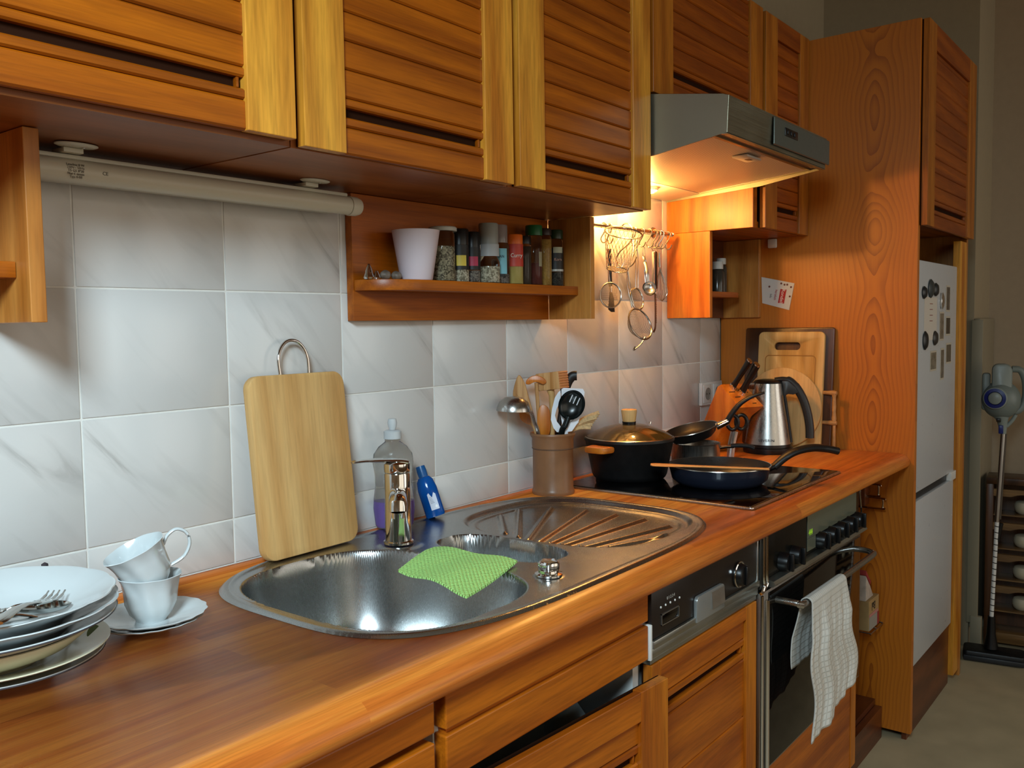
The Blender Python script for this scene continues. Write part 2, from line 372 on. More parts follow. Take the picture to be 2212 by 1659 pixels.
# ------------------------------------------------------------------ room shell
XP = 2.203           # left face of the tall cabinet's side panel
floor = struct(MB().box(-1.2, 3.6, -3.3, .1, -.05, 0).build('floor', FLOOR))
struct(MB().box(-1.2, 3.6, -3.3, .1, 3.3, 3.35).build('ceiling', plain('ceiling_paint', '#cfc9bd', .9)))
wb = struct(MB().box(-1.2, 3.22, .007, .12, 0, 3.3).build('wall_back', PAINT2))
struct(MB().box(3.22, 3.6, -.59, .12, 0, 3.3).build('wall_side', PAINT2))
struct(MB().box(3.51, 3.6, -3.3, -.59, 0, 3.3).build('wall_right', PAINT))
struct(MB().box(-1.2, 3.6, -3.4, -3.3, 0, 3.3).build('wall_front', PAINT))
wl = MB(); wl.box(-1.30, -1.20, -3.3, -1.64, 0, 3.3); wl.box(-1.30, -1.20, -1.08, .12, 0, 3.3); wl.box(-1.30, -1.20, -1.64, -1.08, 0, 1.84); wl.box(-1.30, -1.20, -1.64, -1.08, 2.40, 3.3)
struct(wl.build('wall_left', PAINT))
wf = MB()
for a, b_ in ((-1.64, -1.62), (-1.10, -1.08)): wf.box(-1.26, -1.21, a, b_, 1.84, 2.40)
wf.box(-1.26, -1.21, -1.64, -1.08, 1.84, 1.86); wf.box(-1.26, -1.21, -1.64, -1.08, 2.38, 2.40)
struct(wf.build('window_1', WHITEP))
for wn, (a, b_) in (('fill_frame_1', (-1.10, 1.30)), ('fill_frame_2', (1.65, 3.25))):  # frames added around the two fill lamps, no windows known there
    wq = MB(); 
    for q in (a, (a+b_)/2-.02, b_-.04): wq.box(q, q+.04, -3.30, -3.20, .50, 2.30)
    wq.box(a, b_, -3.30, -3.20, .50, .54); wq.box(a, b_, -3.30, -3.20, 2.26, 2.30)
    struct(wq.build(wn, WHITEP))
struct(MB().box(3.49, 3.51, -3.3, -.59, 0, .09, .003).build('baseboard_right', plain('baseboard_paint', '#8f8670', .6)))
t1 = MB(); t1.box(3.222, 3.505, -.612, -.592, .08, 1.305, .002)
struct(t1.build('trim_1', plain('trim_paint', '#8e846e', .55)))
t2 = MB(); t2.box(3.20, 3.222, -.64, -.60, 0, .13, .002); t2.box(3.205, 3.218, -.625, -.585, .10, 1.30, .002)
struct(t2.build('trim_2', plain('trim_paint_pale', '#8f866f', .55)))

# wall tiles, one mesh shared by whole tiles
TW, TH, ZT = .256183, .196684, 1.371615
g = 0.0016
def tile_mesh(w_, h_):
    m = MB(); m.box(g, w_-g, 0, .0068, g, h_-g, .0012); o = m.build('tile', TILE); me = o.data; bpy.data.objects.remove(o); return me
full = tile_mesh(TW, TH); cache = {(round(TW, 4), round(TH, 4)): full}
struct(MB().box(-1.2, XP, .0018, .0072, .895, 1.80).build('grout_bed', GROUT, wb))
for r in range(-2, 3):
    z1 = ZT-r*TH; z0 = z1-TH
    lo = max(z0, .9005); hi = z1
    for c in range(-4, 9):
        x0 = c*TW; x1 = min(x0+TW, XP-.003)
        if r == -2 and (x1 < 1.1 or x0 > 1.9): continue
        k = (round(x1-x0, 4), round(hi-lo, 4))
        if k not in cache: cache[k] = tile_mesh(*k)
        o = bpy.data.objects.new('tile', cache[k]); COL.objects.link(o); o.parent = wb; o.location = (x0, 0, lo)

# ------------------------------------------------------------------ doors and cabinets
def slat(parent, x0, x1, z0, z1, yf, yb, mat, c=.0030, name='slat'):
    m = MB(); m.prism([(yb, z0+.0005), (yf+c, z0+.0005), (yf, z0+c), (yf, z1-c), (yf+c, z1-.0005), (yb, z1-.0005)], x0, x1, 'x')
    return m.build(name, mat, parent, smooth=0)
def door(parent, x0, yb, z0, wd, h, sl, sr, mx, mz, th=.021, top=0, grip='bottom', rz=0, pitch=.0425, rec=.006, bot=0, wedge=None):
    """slatted door: back board with stiles and slats as sub-parts; local x 0..wd, front towards -y, hinge at x0"""
    p = parent.location
    d = MB().box(.001, wd-.001, -th*.16, 0, .001, h-.001).build('door', plain('groove_shade', '#261004', .8, spec=.1), parent, loc=(x0-p[0], yb-p[1], z0-p[2]), rot=(0, 0, rz))  # near-black back board: shade of the finger groove painted in
    for a, b_ in ((0, sl), (wd-sr, wd)):
        MB().box(a, b_, -th, -th*.16, 0, h, .0012).build('stile', mz, d, smooth=0)
    yf = -th+rec; ybk = -th*.16
    a, b_ = sl+.0004, wd-sr-.0004
    hi = h
    if top: MB().box(a, b_, -th, -th*.42, h-top, h, .0012).build('rail', mx, d, smooth=0); hi = h-top
    lo = 0
    if bot: MB().box(a, b_, -th, -th*.42, 0, bot, .0012).build('rail', mx, d, smooth=0); lo = bot
    seq = [.041, .015, -.014, .014]
    out = []
    if grip == 'bottom':
        z = lo
        for s_ in seq: out.append((z, z+abs(s_), s_ > 0)); z += abs(s_)
        while z < hi-.005: out.append((z, min(z+pitch, hi), True)); z += pitch
    elif grip == 'top':
        z = hi
        for s_ in seq: out.append((z-abs(s_), z, s_ > 0)); z -= abs(s_)
        while z > lo+.005: out.append((max(z-pitch, lo), z, True)); z -= pitch
    for (q0, q1, sol) in out:
        if sol: slat(d, a, b_, q0, q1, yf, ybk, mx)
    # shaped end pieces of the finger groove
    gz = [q for q in out if not q[2]][0]
    for xx in (a, b_-.010): MB().box(xx, xx+.004, yf+.003, ybk, gz[0], gz[1], .001).build('groove_end', mx, d)
    return d
def cabinet(label, x0, x1, z0, z1, depth, mat=WB, y1=-.001, gap=None, name='wall_cabinet'):
    t = thing(name, label, 'cabinet', ((x0+x1)/2, -depth/2, z0))
    m = MB(); th = .018
    m.box(x0, x0+th, -depth, y1, z0, z1); m.box(x1-th, x1, -depth, y1, z0, z1)
    m.box(x0+th, x1-th, -depth, y1, z0, z0+th); m.box(x0+th, x1-th, -depth, y1, z1-th, z1); m.box(x0+th, x1-th, -.012, y1, z0+th, z1-th)
    m.build('carcass', mat, t, smooth=0, world=True)
    return t
YB = -.281
ZC = 1.565
cA = cabinet('nearest honey wood wall cabinet, leftmost, above the tube lamp', -.325, .180, ZC+.001, 2.19, .279)
door(cA, -.322, YB, 1.573, .497, .617, .085, .080, WX, WZ, top=.07)
cB = cabinet('honey wood wall cabinet second from left, above the left half of the spice shelf', .182, .680, ZC, 2.19, .279)
door(cB, .190, YB, ZC+.001, .484, .62, .078, .080, WX, WZ, top=.07)
cC = cabinet('honey wood wall cabinet third from left, directly left of the cooker hood', .682, 1.190, ZC, 2.19, .279)
door(cC, .694, YB, ZC+.001, .492, .62, .080, .078, WX, WZ, top=.07)
cD = cabinet('dim brown wall cabinet directly above the cooker hood', 1.192, 1.826, 1.835, 2.19, .279, WX)
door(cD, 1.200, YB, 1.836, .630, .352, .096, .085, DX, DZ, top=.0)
cE = cabinet('narrow dim wall cabinet wedged between the cooker hood and the tall cabinet', 1.828, XP-.003, ZC+.012, 2.19, .279, WX)
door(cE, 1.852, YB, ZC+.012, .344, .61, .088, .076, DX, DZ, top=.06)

def hanging_shelf(label, xb0, xb1, panels, shelf, mat=WX, z0=1.319, z1=1.564, rail_only=False):
    t = thing('wall_shelf', label, 'shelf', ((xb0+xb1)/2, -.05, z0))
    MB().box(xb0, xb1, -.019, -.0012, z0, z1, .0008).build('back_board', mat, t, smooth=0, world=True)
    for (a, b_, zt) in panels: MB().box(a, b_, -.144, -.0195, z0, zt, .001).build('side_panel', WPL, t, smooth=0, world=True)
    if shelf:
        x0, x1, zb, zt, dep, left, right = shelf
        pts = [(x0, -.0195)]
        R = .085
        if left: pts += [(x0+R*(1-cos(a))*1.15, -.0195-(dep-.0195)*sin(a)) for a in [radians(k*10) for k in range(1, 10)]]
        else: pts += [(x0, -dep)]
        if right: pts += [(x1-R*(1-cos(a))*1.15, -.0195-(dep-.0195)*sin(a)) for a in [radians(k*10) for k in range(9, 0, -1)]]
        else: pts += [(x1, -dep)]
        pts += [(x1, -.0195)]
        MB().prism(pts, zb, zt, 'z', .001).build('shelf_board', mat, t, smooth=30, world=True)
    return t
hanging_shelf('honey wood spice shelf with rounded left end under the middle wall cabinets', .527, 1.1718, [(1.172, 1.190, 1.564)], (.530, 1.171, 1.377, 1.398, .108, True, False))
hanging_shelf('end of wooden wall shelf cut off by the left edge of the photo', -.70, -.129, [(-.128, -.108, 1.565)], (-.70, -.129, 1.377, 1.398, .108, False, False), z1=1.5655)
rs = thing('corner_shelf', 'dark recessed corner shelf beside the orange-lit panel, right of the hanging utensils', 'shelf', (2.0, -.05, 1.32))
MB().box(1.820, 1.838, -.144, -.0012, 1.320, 1.5765, .001).build('side_panel', OLIVE, rs, smooth=0, world=True)
MB().box(1.820, 1.8275, -.278, -.0012, 1.577, 1.7, .001).build('side_panel', OLIVE, rs, smooth=0, world=True)
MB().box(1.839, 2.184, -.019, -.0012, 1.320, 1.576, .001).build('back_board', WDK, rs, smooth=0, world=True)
MB().box(2.185, XP-.001, -.144, -.0012, 1.320, 1.576, .001).build('side_panel', WPL, rs, smooth=0, world=True)
MB().prism([(1.84, -.0195), (1.84, -.10)]+[(2.184-.09*(1-cos(a)), -.0195-.085*sin(a)) for a in [radians(k*15) for k in range(6, 0, -1)]]+[(2.184, -.0195)], 1.385, 1.402, 'z', .001).build('shelf_board', WX, rs, world=True)
MB().box(2.19, 2.2005, -.20, -.17, 1.545, 1.575, .004).build('cabinet_clip', WHITEP, cE, world=True)

# tall cabinet around the fridge
tc_ = thing('tall_cabinet', 'tall pine-sided cabinet housing the fridge at the end of the worktop', 'cabinet', (2.5, -.31, 0))
MB().box(XP, XP+.022, -.629, -.001, .03, 2.186, .001).build('side_panel', PINE, tc_, smooth=0, world=True)
MB().box(2.87, 2.89, -.629, -.001, .0, 2.186, .001).build('side_panel', WPL, tc_, smooth=0, world=True)
c_ = MB(); c_.box(XP+.023, 2.869, -.60, -.001, 1.60, 1.62); c_.box(XP+.023, 2.869, -.60, -.001, 2.165, 2.185); c_.box(XP+.023, 2.869, -.02, -.001, .03, 1.6)
c_.build('carcass', WX, tc_, smooth=0, world=True)
MB().box(XP+.023, 2.869, -.50, -.03, .05, .072).build('base_board', WDK, tc_, smooth=0, world=True)
MB().box(2.775, 2.868, -.629, -.605, .03, 1.575, .001).build('stile', WZ, tc_, smooth=0, world=True)
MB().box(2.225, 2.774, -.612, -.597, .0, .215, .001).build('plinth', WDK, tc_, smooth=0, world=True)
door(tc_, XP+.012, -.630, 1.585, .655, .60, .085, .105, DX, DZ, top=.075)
s2 = MB()
s2.box(2.892, 3.02, -.60, -.001, 0, 2.12, .001); s2.build('tall_filler_panel', WDK, tc_, smooth=0, world=True)
for k in range(12): MB().box(2.935, 2.955, -.6015, -.600, 1.46-k*.055, 1.464-k*.055).build('pin_slot', BLACKP, tc_, smooth=0, world=True)

fr = thing('fridge', 'white fridge freezer with magnets and notes, set in the tall cabinet', 'fridge', (2.5, -.3, .2))
MB().box(2.232, 2.765, -.585, -.03, .22, 1.488, .004).build('body', WHITEP, fr, world=True)
FRW = plain('fridge_enamel', '#b8bcc0', .3)
MB().prism(rrect(2.232, 2.768, -.622, -.586, [.004, .004, .014, .014]), .772, 1.486, 'z', .004).build('upper_door', FRW, fr, world=True)
MB().prism(rrect(2.232, 2.768, -.622, -.586, [.004, .004, .014, .014]), .225, .745, 'z', .004).build('lower_door', FRW, fr, world=True)
MB().box(2.234, 2.70, -.612, -.586, .747, .770).build('grip_recess', DGREY, fr, world=True)
MB().prism([(2.70, -.628), (2.766, -.628), (2.766, -.59), (2.70, -.60)], .745, .775, 'z', .002).build('door_bracket', WHITEP, fr, world=True)
mags = [(2.305, 1.388, .022, .020, '#15181c', 'round dark fridge magnet, upper left'), (2.387, 1.402, .03, .03, '#2c3436', 'dark frog-shaped fridge magnet between two round ones'), (2.451, 1.400, .022, .022, '#1c2022', 'round dark fridge magnet, top right of the note'),
        (2.325, 1.240, .024, .03, '#101214', 'dark oval fridge magnet below the left end of the note'), (2.450, 1.245, .024, .024, '#2a2724', 'round brown fridge magnet below the right end of the note')]
for x, z, a, b_, col, lb in mags:
    m = MB(); m.lathe([(0, 0), (a*.8, 0), (a, .003), (a*.7, .009), (0, .011)], 16, Matrix.Translation((0, 0, 0)) @ Matrix.Rotation(pi/2, 4, 'X') @ Matrix.Diagonal((1, b_/a, 1, 1)))
    tag(m.build('fridge_magnet', plain('mag'+col, col, .4), loc=(x, -.6223, z)), lb, 'magnet', 'magnets on the fridge door')
def sheet(name, label, cat, x0, x1, z0, z1, col, y=-.6232, group=None, rough=.6):
    return tag(MB().box(x0, x1, y, y+.0009, z0, z1).build(name, plain('sheet'+col, col, rough), smooth=0), label, cat, group)
nt = sheet('paper_note', 'white handwritten note on the fridge between dark magnets', 'note', 2.315, 2.475, 1.24, 1.375, '#c4beb4')
for k in range(4): text(['Liste', 'Milch', 'Brot', 'Eier'][k] if 0 else '~~~~', .016, plain('note_ink', '#8a4a44', .8), nt, 'writing', facing((0, -1, 0), loc=(2.40, -.6236, 1.355-k*.018)))
ph = [(2.60, 2.655, 1.33, 1.418, '#5a5148', 'tall photo print at the top right of the fridge door'), (2.515, 2.575, 1.235, 1.33, '#7a6f60', 'photo print in the middle of the fridge door, right of the note'), (2.60, 2.665, 1.25, 1.315, '#3e362e', 'dark photo print at the right middle of the fridge door'),
      (2.40, 2.48, 1.14, 1.205, '#7d7464', 'small photo print left of the lowest row on the fridge'), (2.535, 2.585, 1.105, 1.21, '#6e6456', 'narrow photo print in the centre of the lowest row on the fridge'), (2.61, 2.685, 1.155, 1.225, '#5f5648', 'photo print at the right end of the lowest row on the fridge')]
for x0, x1, z0, z1, col, lb in ph:
    o = sheet('photo_print', lb, 'photo', x0, x1, z0, z1, '#b4ac9c', group='photos on the fridge door')
    MB().box(x0+.006, x1-.006, -.6237, -.6231, z0+.006, z1-.006).build('picture', plain('pic'+col, col, .3, noise=.5, nscale=40), o, smooth=0)
tag(MB().lathe([(0, 0), (.012, 0), (.014, .006), (.008, .01), (0, .011)], 16, Matrix.Rotation(pi/2, 4, 'X') @ Matrix.Diagonal((1, 2, 1, 1))).build('fridge_magnet', CHROME, loc=(2.530, -.6223, 1.365)), 'shiny bright fridge magnet above the middle photo', 'magnet', 'magnets on the fridge door')

# ------------------------------------------------------------------ worktop with the sink cut-out
wt = MB()
prof = [(-.0015, .9), (-.582, .9)]+[(-.582-.034*sin(a), .9-.026*(1-cos(a))) for a in [radians(k*11.25) for k in range(1, 9)]]+[(-.615, .866), (-.609, .860), (-.598, .858), (-.0015, .858)]
wt.prism(prof, -1.195, XP-.001, 'x')
wo = wt.build('worktop', WT, smooth=40)
cu = MB()
def sell(cx, cy, a, b_, n, k=72):
    out = []
    for i in range(k):
        t = 2*pi*i/k; c, s_ = cos(t), sin(t); q = (abs(c/a)**n+abs(s_/b_)**n)**(-1/n); out.append((cx+q*c, cy+q*s_))
    return out
cu.prism(sell(.595, -.303, .470, .262, 3.6), .8, 1.0, 'z')
co = cu.build('cutter', WT)
md = wo.modifiers.new('b', 'BOOLEAN'); md.object = co; md.operation = 'DIFFERENCE'; md.solver = 'EXACT'
dg = bpy.context.evaluated_depsgraph_get(); me = bpy.data.meshes.new_from_object(wo.evaluated_get(dg)); wo.modifiers.clear(); wo.data = me
me.materials.clear(); me.materials.append(WT); bpy.data.objects.remove(co)
tag(wo, 'long honey-brown solid wood worktop with rounded front edge', 'worktop')

# ------------------------------------------------------------------ base units
BX = wood('base_front_x', '#944608', '#c06810', 'x', cross=18, var=.08)
BZ = wood('base_front_z', '#a0500a', '#cc7a1c', 'z', cross=14, var=.06)
YF = -.575
def front_board(t, x0, x1, z0, z1, name, y0=-.596, y1=YF, mat=None):
    return MB().box(x0, x1, y0, y1, z0, z1, .002).build(name, mat or BX, t, smooth=0, world=True)
b1 = thing('base_cabinet', 'base cabinet with wooden drawer fronts at the bottom left of the photo', 'cabinet', (-.2, -.29, 0))
cc = MB(); cc.box(-.62, -.602, YF, -.002, .1, .856); cc.box(.104, .122, YF, -.002, .1, .856); cc.box(-.6, .104, -.02, -.002, .1, .856); cc.build('carcass', WB, b1, smooth=0, world=True)
for k, (a, b_) in enumerate(((.812, .852), (.66, .800), (.49, .648), (.12, .478))):
    front_board(b1, -.62, .122, a, b_, 'drawer_front' if k else 'top_rail')
    if k: MB().box(-.55, .06, -.602, -.5965, b_-.03, b_-.018, .002).build('finger_ridge', BX, b1.children[-1], world=True)
MB().box(-.62, .122, -.54, -.52, 0, .1).build('plinth', WDK, b1, smooth=0, world=True)

b2 = thing('base_cabinet', 'sink base cabinet with its slatted door standing slightly ajar', 'cabinet', (.39, -.29, 0))
cc = MB(); cc.box(.140, .158, YF, -.002, .1, .72); cc.box(.628, .646, YF, -.002, .1, .856); cc.box(.14, .158, YF, -.575+.02, .72, .856); cc.box(.158, .628, -.012, -.002, .1, .7); cc.box(.158, .628, YF, -.012, .1, .118)
cc.build('carcass', WHITEP, b2, smooth=0, world=True)
front_board(b2, .142, .645, .808, .854, 'fascia_board')
front_board(b2, .142, .645, .742, .800, 'fascia_board')
MB().box(.15, .64, -.588, YF, .799, .809).build('fascia_groove', BX, b2, smooth=0, world=True)
door(b2, .142, -.5755, .105, .505, .615, .075, .078, BX, BZ, grip='top', pitch=.055, top=.048, rz=-radians(4.2), rec=.007)
MB().box(.122, .646, -.54, -.52, 0, .1).build('plinth', WDK, b2, smooth=0, world=True)
bt = MB().lathe([(0, 0), (.035, 0), (.036, .01), (.036, .15), (.02, .175), (.012, .18), (.012, .20), (0, .20)], 20).build('bottle', plain('pale_blue_plastic', '#a9c4d4', .35), loc=(.55, -.49, .5))
tag(bt, 'pale blue plastic container glimpsed through the gap above the ajar sink door', 'bottle')
MB().box(.18, .62, -.56, -.3, .48, .4985).build('inner_shelf', WHITEP, b2, smooth=0, world=True)

# dishwasher
dw = thing('dishwasher', 'narrow dishwasher with dark control strip and slatted wood door', 'dishwasher', (.87, -.29, 0))
MB().box(.652, 1.100, -.57, -.01, .1, .85).build('body', plain('dw_body', '#8a8c8a', .5), dw, world=True)
DWP = plain('dishwasher_fascia', '#1e1612', .35)
cp = MB().box(.654, 1.094, -.597, -.5705, .772, .856, .001).build('control_panel', DWP, dw, world=True)
MB().box(.6475, .6545, -.599, -.57, .738, .800, .002).build('hinge_cover', WHITEP, dw, world=True)
MB().box(1.094, 1.100, -.599, -.57, .765, .856, .001).build('panel_trim', ALU, dw, world=True)
MB().box(.654, 1.100, -.602, -.5705, .757, .771, .0015).build('steel_strip', STEELX, dw, world=True)
MB().box(.654, 1.100, -.598, -.5705, .740, .7565, .001).build('steel_strip', STEELX, dw, world=True)
MB().box(.654, 1.100, -.594, -.5705, .7285, .7395, .001).build('steel_strip', STEELX, dw, world=True)
hn = MB(); hn.prism(rrect(.808, .925, .760, .808, [.010, .010, .002, .002]), -.6045, -.5975, 'y', .001)
hn.build('door_handle', plain('satin_grey', '#a3a7a6', .3, .6), dw, world=True)
MB().prism([(-.607, .772), (-.6045, .772), (-.6045, .803), (-.605, .803)], .868, .922, 'x').build('handle_lip', ALU, dw, world=True)
kb = MB().lathe([(0, 0), (.026, 0), (.026, .003), (.0225, .004), (.021, .014), (.019, .016), (0, .016)], 32, Matrix.Translation((1.003, -.597, .805)) @ Matrix.Rotation(pi/2, 4, 'X')).build('program_knob', BLACKP, dw, world=True)
MB().tube([(1.003+.0245*cos(a), -.6005, .805+.0245*sin(a)) for a in [2*pi*k/32 for k in range(32)]], .0022, 6, closed=True).build('chrome_ring', CHROME, kb, world=True)
MB().box(.999, 1.007, -.618, -.612, .786, .824, .002).build('grip', BLACKP, kb, world=True)
ds = MB().box(.688, .748, -.5985, -.5968, .790, .806, .0005).build('display', BLACKG, dw, world=True)
dr_ = MB()
for (x0, x1, z0, z1) in ((.686, .750, .807, .8085), (.686, .750, .7885, .790), (.686, .6875, .7885, .8085), (.7485, .750, .7885, .8085)): dr_.box(x0, x1, -.5992, -.5968, z0, z1)
dr_.build('display_frame', ALU, dw, world=True)
for k in range(5):
    MB().lathe([(0, 0), (.0022, 0), (.0018, .0012), (0, .0014)], 10, Matrix.Translation((.686+k*.017, -.597, .821)) @ Matrix.Rotation(pi/2, 4, 'X')).build('button', WHITEP, dw, world=True)
text('0 1 2 3 4', .008, plain('print_grey', '#a8a49c', .6), dw, 'marking', Matrix.Translation((-dw.location[0], -dw.location[1], 0)) @ facing((0, -1, 0), loc=(.722, -.5972, .831)))
door(dw, .656, -.5755, .105, .440, .622, .030, .050, BX, BZ, grip='top', pitch=.12, top=.026, rec=.006)
MB().box(.648, 1.104, -.54, -.52, 0, .099).build('plinth', WDK, dw, smooth=0, world=True)

# oven
ov = thing('oven', 'built-in oven with black control panel, dark glass door and bar handle', 'oven', (1.45, -.29, .3))
MB().box(1.112, 1.780, -.565, -.01, .33, .855).build('body', plain('oven_body', '#3c3e3c', .5, .5), ov, world=True)
fx0, fx1 = 1.106, 1.783
MB().box(1.150, fx1-.012, -.597, -.5655, .762, .856, .001).build('control_panel', plain('oven_panel', '#0a0b0a', .22), ov, world=True)
sp_ = MB().box(1.385, 1.745, -.5985, -.5975, .800, .855).build('glass_strip', plain('oven_strip', '#6f7566', .18, .3), ov, world=True)
MB().box(1.385, 1.44, -.5985, -.5975, .770, .7995).build('glass_strip', plain('oven_strip', '#6f7566'), ov, world=True)
text('444', .020, plain('lcd_green', '#8dbb2c', .4, emit=.45), ov, 'clock_digits', Matrix.Translation((-1.45, .29, -.3)) @ facing((0, -1, 0), loc=(1.405, -.5992, .812)) @ Matrix.Shear('XZ', 4, (0, 0)), sx=.8)
# chrome rail round the panel's left end and lower lip
for q, rr_ in ((0, .0035), (.016, .0035)):
    pa = [(1.118+q, -.603, .857), (1.118+q, -.603, .775), (1.120+q, -.603, .757), (1.113+q*.6, -.603, .746), (1.103+q*.3, -.603, .741)]
    MB().tube(smooth_path(pa, 5), rr_, 8).build('chrome_trim', CHROME, ov, world=True)
MB().box(1.106, 1.150, -.600, -.5655, .748, .856, .001).build('panel_end', plain('panel_end_dark', '#1e1f1c', .4), ov, world=True)
MB().prism([(-.566, .7605), (-.597, .7605), (-.612, .757), (-.616, .750), (-.610, .744), (-.566, .744)], 1.150, 1.786, 'x').build('panel_lip', STEELX, ov, world=True)
MB().tube([(1.769, -.6, .857), (1.772, -.604, .80), (1.774, -.604, .762)], .0025, 8).build('chrome_trim', CHROME, ov, world=True)
dr = MB().box(1.112, 1.780, -.600, -.5655, .345, .738, .002).build('oven_door', STEEL, ov, world=True)
MB().box(1.150, 1.768, -.6028, -.6003, .352, .732, .001).build('door_glass', plain('door_glass', '#060607', .04, 0, .7), dr, world=True)
MB().tube([(1.109, -.6035, .735), (1.109, -.6035, .347)], .0032, 8).build('chrome_edge', CHROME, dr, world=True)
MB().tube([(1.136, -.6045, .720), (1.136, -.6045, .352)], .0045, 8).build('chrome_edge', CHROME, dr, world=True)
hd = MB(); hd.tube(smooth_path([(1.187, -.601, .708), (1.187, -.635, .708), (1.190, -.652, .707), (1.204, -.660, .706), (1.45, -.660, .706), (1.68, -.658, .706), (1.71, -.650, .707), (1.72, -.630, .708), (1.72, -.601, .708)], 4), .0075, 12)
hd.build('handle', STEEL, dr, world=True)
for k, x in enumerate((1.228, 1.298, 1.465, 1.535, 1.605, 1.675, 1.74)):
    kn = MB().lathe([(0, 0), (.021, 0), (.020, .012), (.018, .020), (0, .021)], 24, Matrix.Translation((x, -.597, .782)) @ Matrix.Rotation(pi/2, 4, 'X')).build('control_knob', BLACKP, ov, world=True)
    MB().box(x-.004, x+.004, -.626, -.617, .763, .801, .0015).build('knob_grip', BLACKP, kn, world=True)
b3 = thing('oven_drawer_unit', 'wooden drawer unit below the oven', 'drawer', (1.45, -.29, 0))
MB().box(1.112, 1.74, -.590, -.57, .105, .335, .002).build('drawer_front', BX, b3, smooth=0, world=True)
MB().box(1.742, 1.782, -.592, -.57, .10, .335, .002).build('stile', BZ, b3, smooth=0, world=True)
MB().box(1.106, 1.782, -.5695, -.01, .10, .328).build('body', WB, b3, smooth=0, world=True)
MB().box(1.106, 2.20, -.545, -.525, 0, .099).build('plinth', WDK, b3, smooth=0, world=True)
# open bay between oven and tall cabinet
ob = thing('open_bay', 'dark open bay between the oven and the pine side panel', 'cabinet', (2.0, -.29, .1))
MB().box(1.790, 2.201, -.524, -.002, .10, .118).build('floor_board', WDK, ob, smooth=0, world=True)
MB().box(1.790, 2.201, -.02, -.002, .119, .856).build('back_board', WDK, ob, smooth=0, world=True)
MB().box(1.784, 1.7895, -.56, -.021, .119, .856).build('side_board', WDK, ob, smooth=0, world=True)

# ------------------------------------------------------------------ sink
def sdf_s(X, Y, cx, cy, a, b_, n):
    u = np.abs((X-cx)/a); v = np.abs((Y-cy)/b_); gq = (u**n+v**n)**(1/n); r = np.hypot(X-cx, Y-cy)
    return np.where(gq > 1e-6, r*(1-1/np.maximum(gq, 1e-6)), -min(a, b_))
def sst(t): t = np.clip(t, 0, 1); return t*t*(3-2*t)
def sink_mesh():
    st = .0025
    xs = np.arange(.595-.49, .595+.49, st); ys = np.arange(-.303-.282, -.303+.282, st)
    X, Y = np.meshgrid(xs, ys, indexing='ij'); Z = np.zeros_like(X)
    d = sdf_s(X, Y, .595, -.303, .485, .277, 3.6)
    Z = .9006+.0042*sst(-d/.007)-.0022*sst((-d-.014)/.010)
    def bowl(cx, cy, a, b_, n, dep, wd):
        e = sdf_s(X, Y, cx, cy, a, b_, n); t = np.clip(-e/wd, 0, 1)
        lip = .0022*sst((.010-np.abs(e-.004))/.010)
        return lip, dep*(1-(1-t)**2.6)*sst(-e/.006)**.5*(e < 0)+0
    l1, b1_ = bowl(.312, -.310, .177, .222, 2.9, .150, .055)
    l2, b2_ = bowl(.600, -.316, .066, .134, 2.7, .115, .03)
    Z = Z-np.maximum(b1_, b2_)-.0*l1
    # drainer: shallow pan with raised ribs fanning from the small bowl
    e = sdf_s(X, Y, .870, -.302, .196, .222, 3.0); keep = e < 0
    Z = Z-.0085*sst(-e/.012)-.0035*sst((-e-.022)/.010)
    ribs = [((.706, -.325), (.998, -.240)), ((.702, -.352), (.995, -.318)), ((.693, -.380), (.990, -.392)), ((.704, -.418), (.960, -.466)), ((.745, -.458), (.885, -.506)), ((.706, -.298), (.975, -.160)), ((.712, -.268), (.915, -.115)), ((.725, -.225), (.845, -.118))]
    for (x0, y0), (x1, y1) in ribs:
        vx, vy = x1-x0, y1-y0; L_ = vx*vx+vy*vy; tt = np.clip(((X-x0)*vx+(Y-y0)*vy)/L_, 0, 1)
        q = np.hypot(X-x0-tt*vx, Y-y0-tt*vy); Z = Z+.0055*np.where(q < .0095, .5+.5*np.cos(pi*np.minimum(q/.0095, 1)), 0)*(e < -.02)
    # tap ledge swell behind the small bowl and knob seat
    q = np.hypot(X-.505, Y+.155); Z = Z+.0025*sst((.045-q)/.015)
    q = np.hypot(X-.500, Y+.496); Z = Z+.0015*sst((.026-q)/.006)
    n0, n1 = X.shape
    ok = d < st*.75
    P = np.stack([X, Y, Z], -1)
    # pull the fringe vertices onto the outline
    fr_ = ok & (d > -st*.75)
    C0 = np.array([.595, -.303]); rel = P[..., :2]-C0; r = np.hypot(rel[..., 0], rel[..., 1])
    f = ((r-d)/np.maximum(r, 1e-6))[..., None]
    P[..., :2] = np.where(fr_[..., None], C0+rel*f, P[..., :2]); P[..., 2] = np.where(fr_, .9002, P[..., 2])
    idx = -np.ones(X.shape, int); idx[ok] = np.arange(ok.sum())
    a, b_, c, e2 = idx[:-1, :-1], idx[1:, :-1], idx[1:, 1:], idx[:-1, 1:]
    good = (a >= 0) & (b_ >= 0) & (c >= 0) & (e2 >= 0)
    F = np.stack([a[good], b_[good], c[good], e2[good]], -1)
    # corner triangles at the fringe
    tri = []
    for q in ((a, b_, c, e2), (b_, c, e2, a), (c, e2, a, b_), (e2, a, b_, c)):
        g3 = (q[0] >= 0) & (q[1] >= 0) & (q[2] >= 0) & (q[3] < 0); tri.append(np.stack([q[0][g3], q[1][g3], q[2][g3]], -1))
    return P[ok], F.tolist()+np.concatenate(tri).tolist()
sk = thing('sink', 'stainless steel sink with large bowl, small bowl and ribbed drainer', 'sink', (.595, -.303, .9))
vs, fs = sink_mesh(); m = MB(); m.v = [tuple(v) for v in vs]; m.f = [tuple(f) for f in fs]; m.fm = [0]*len(fs)
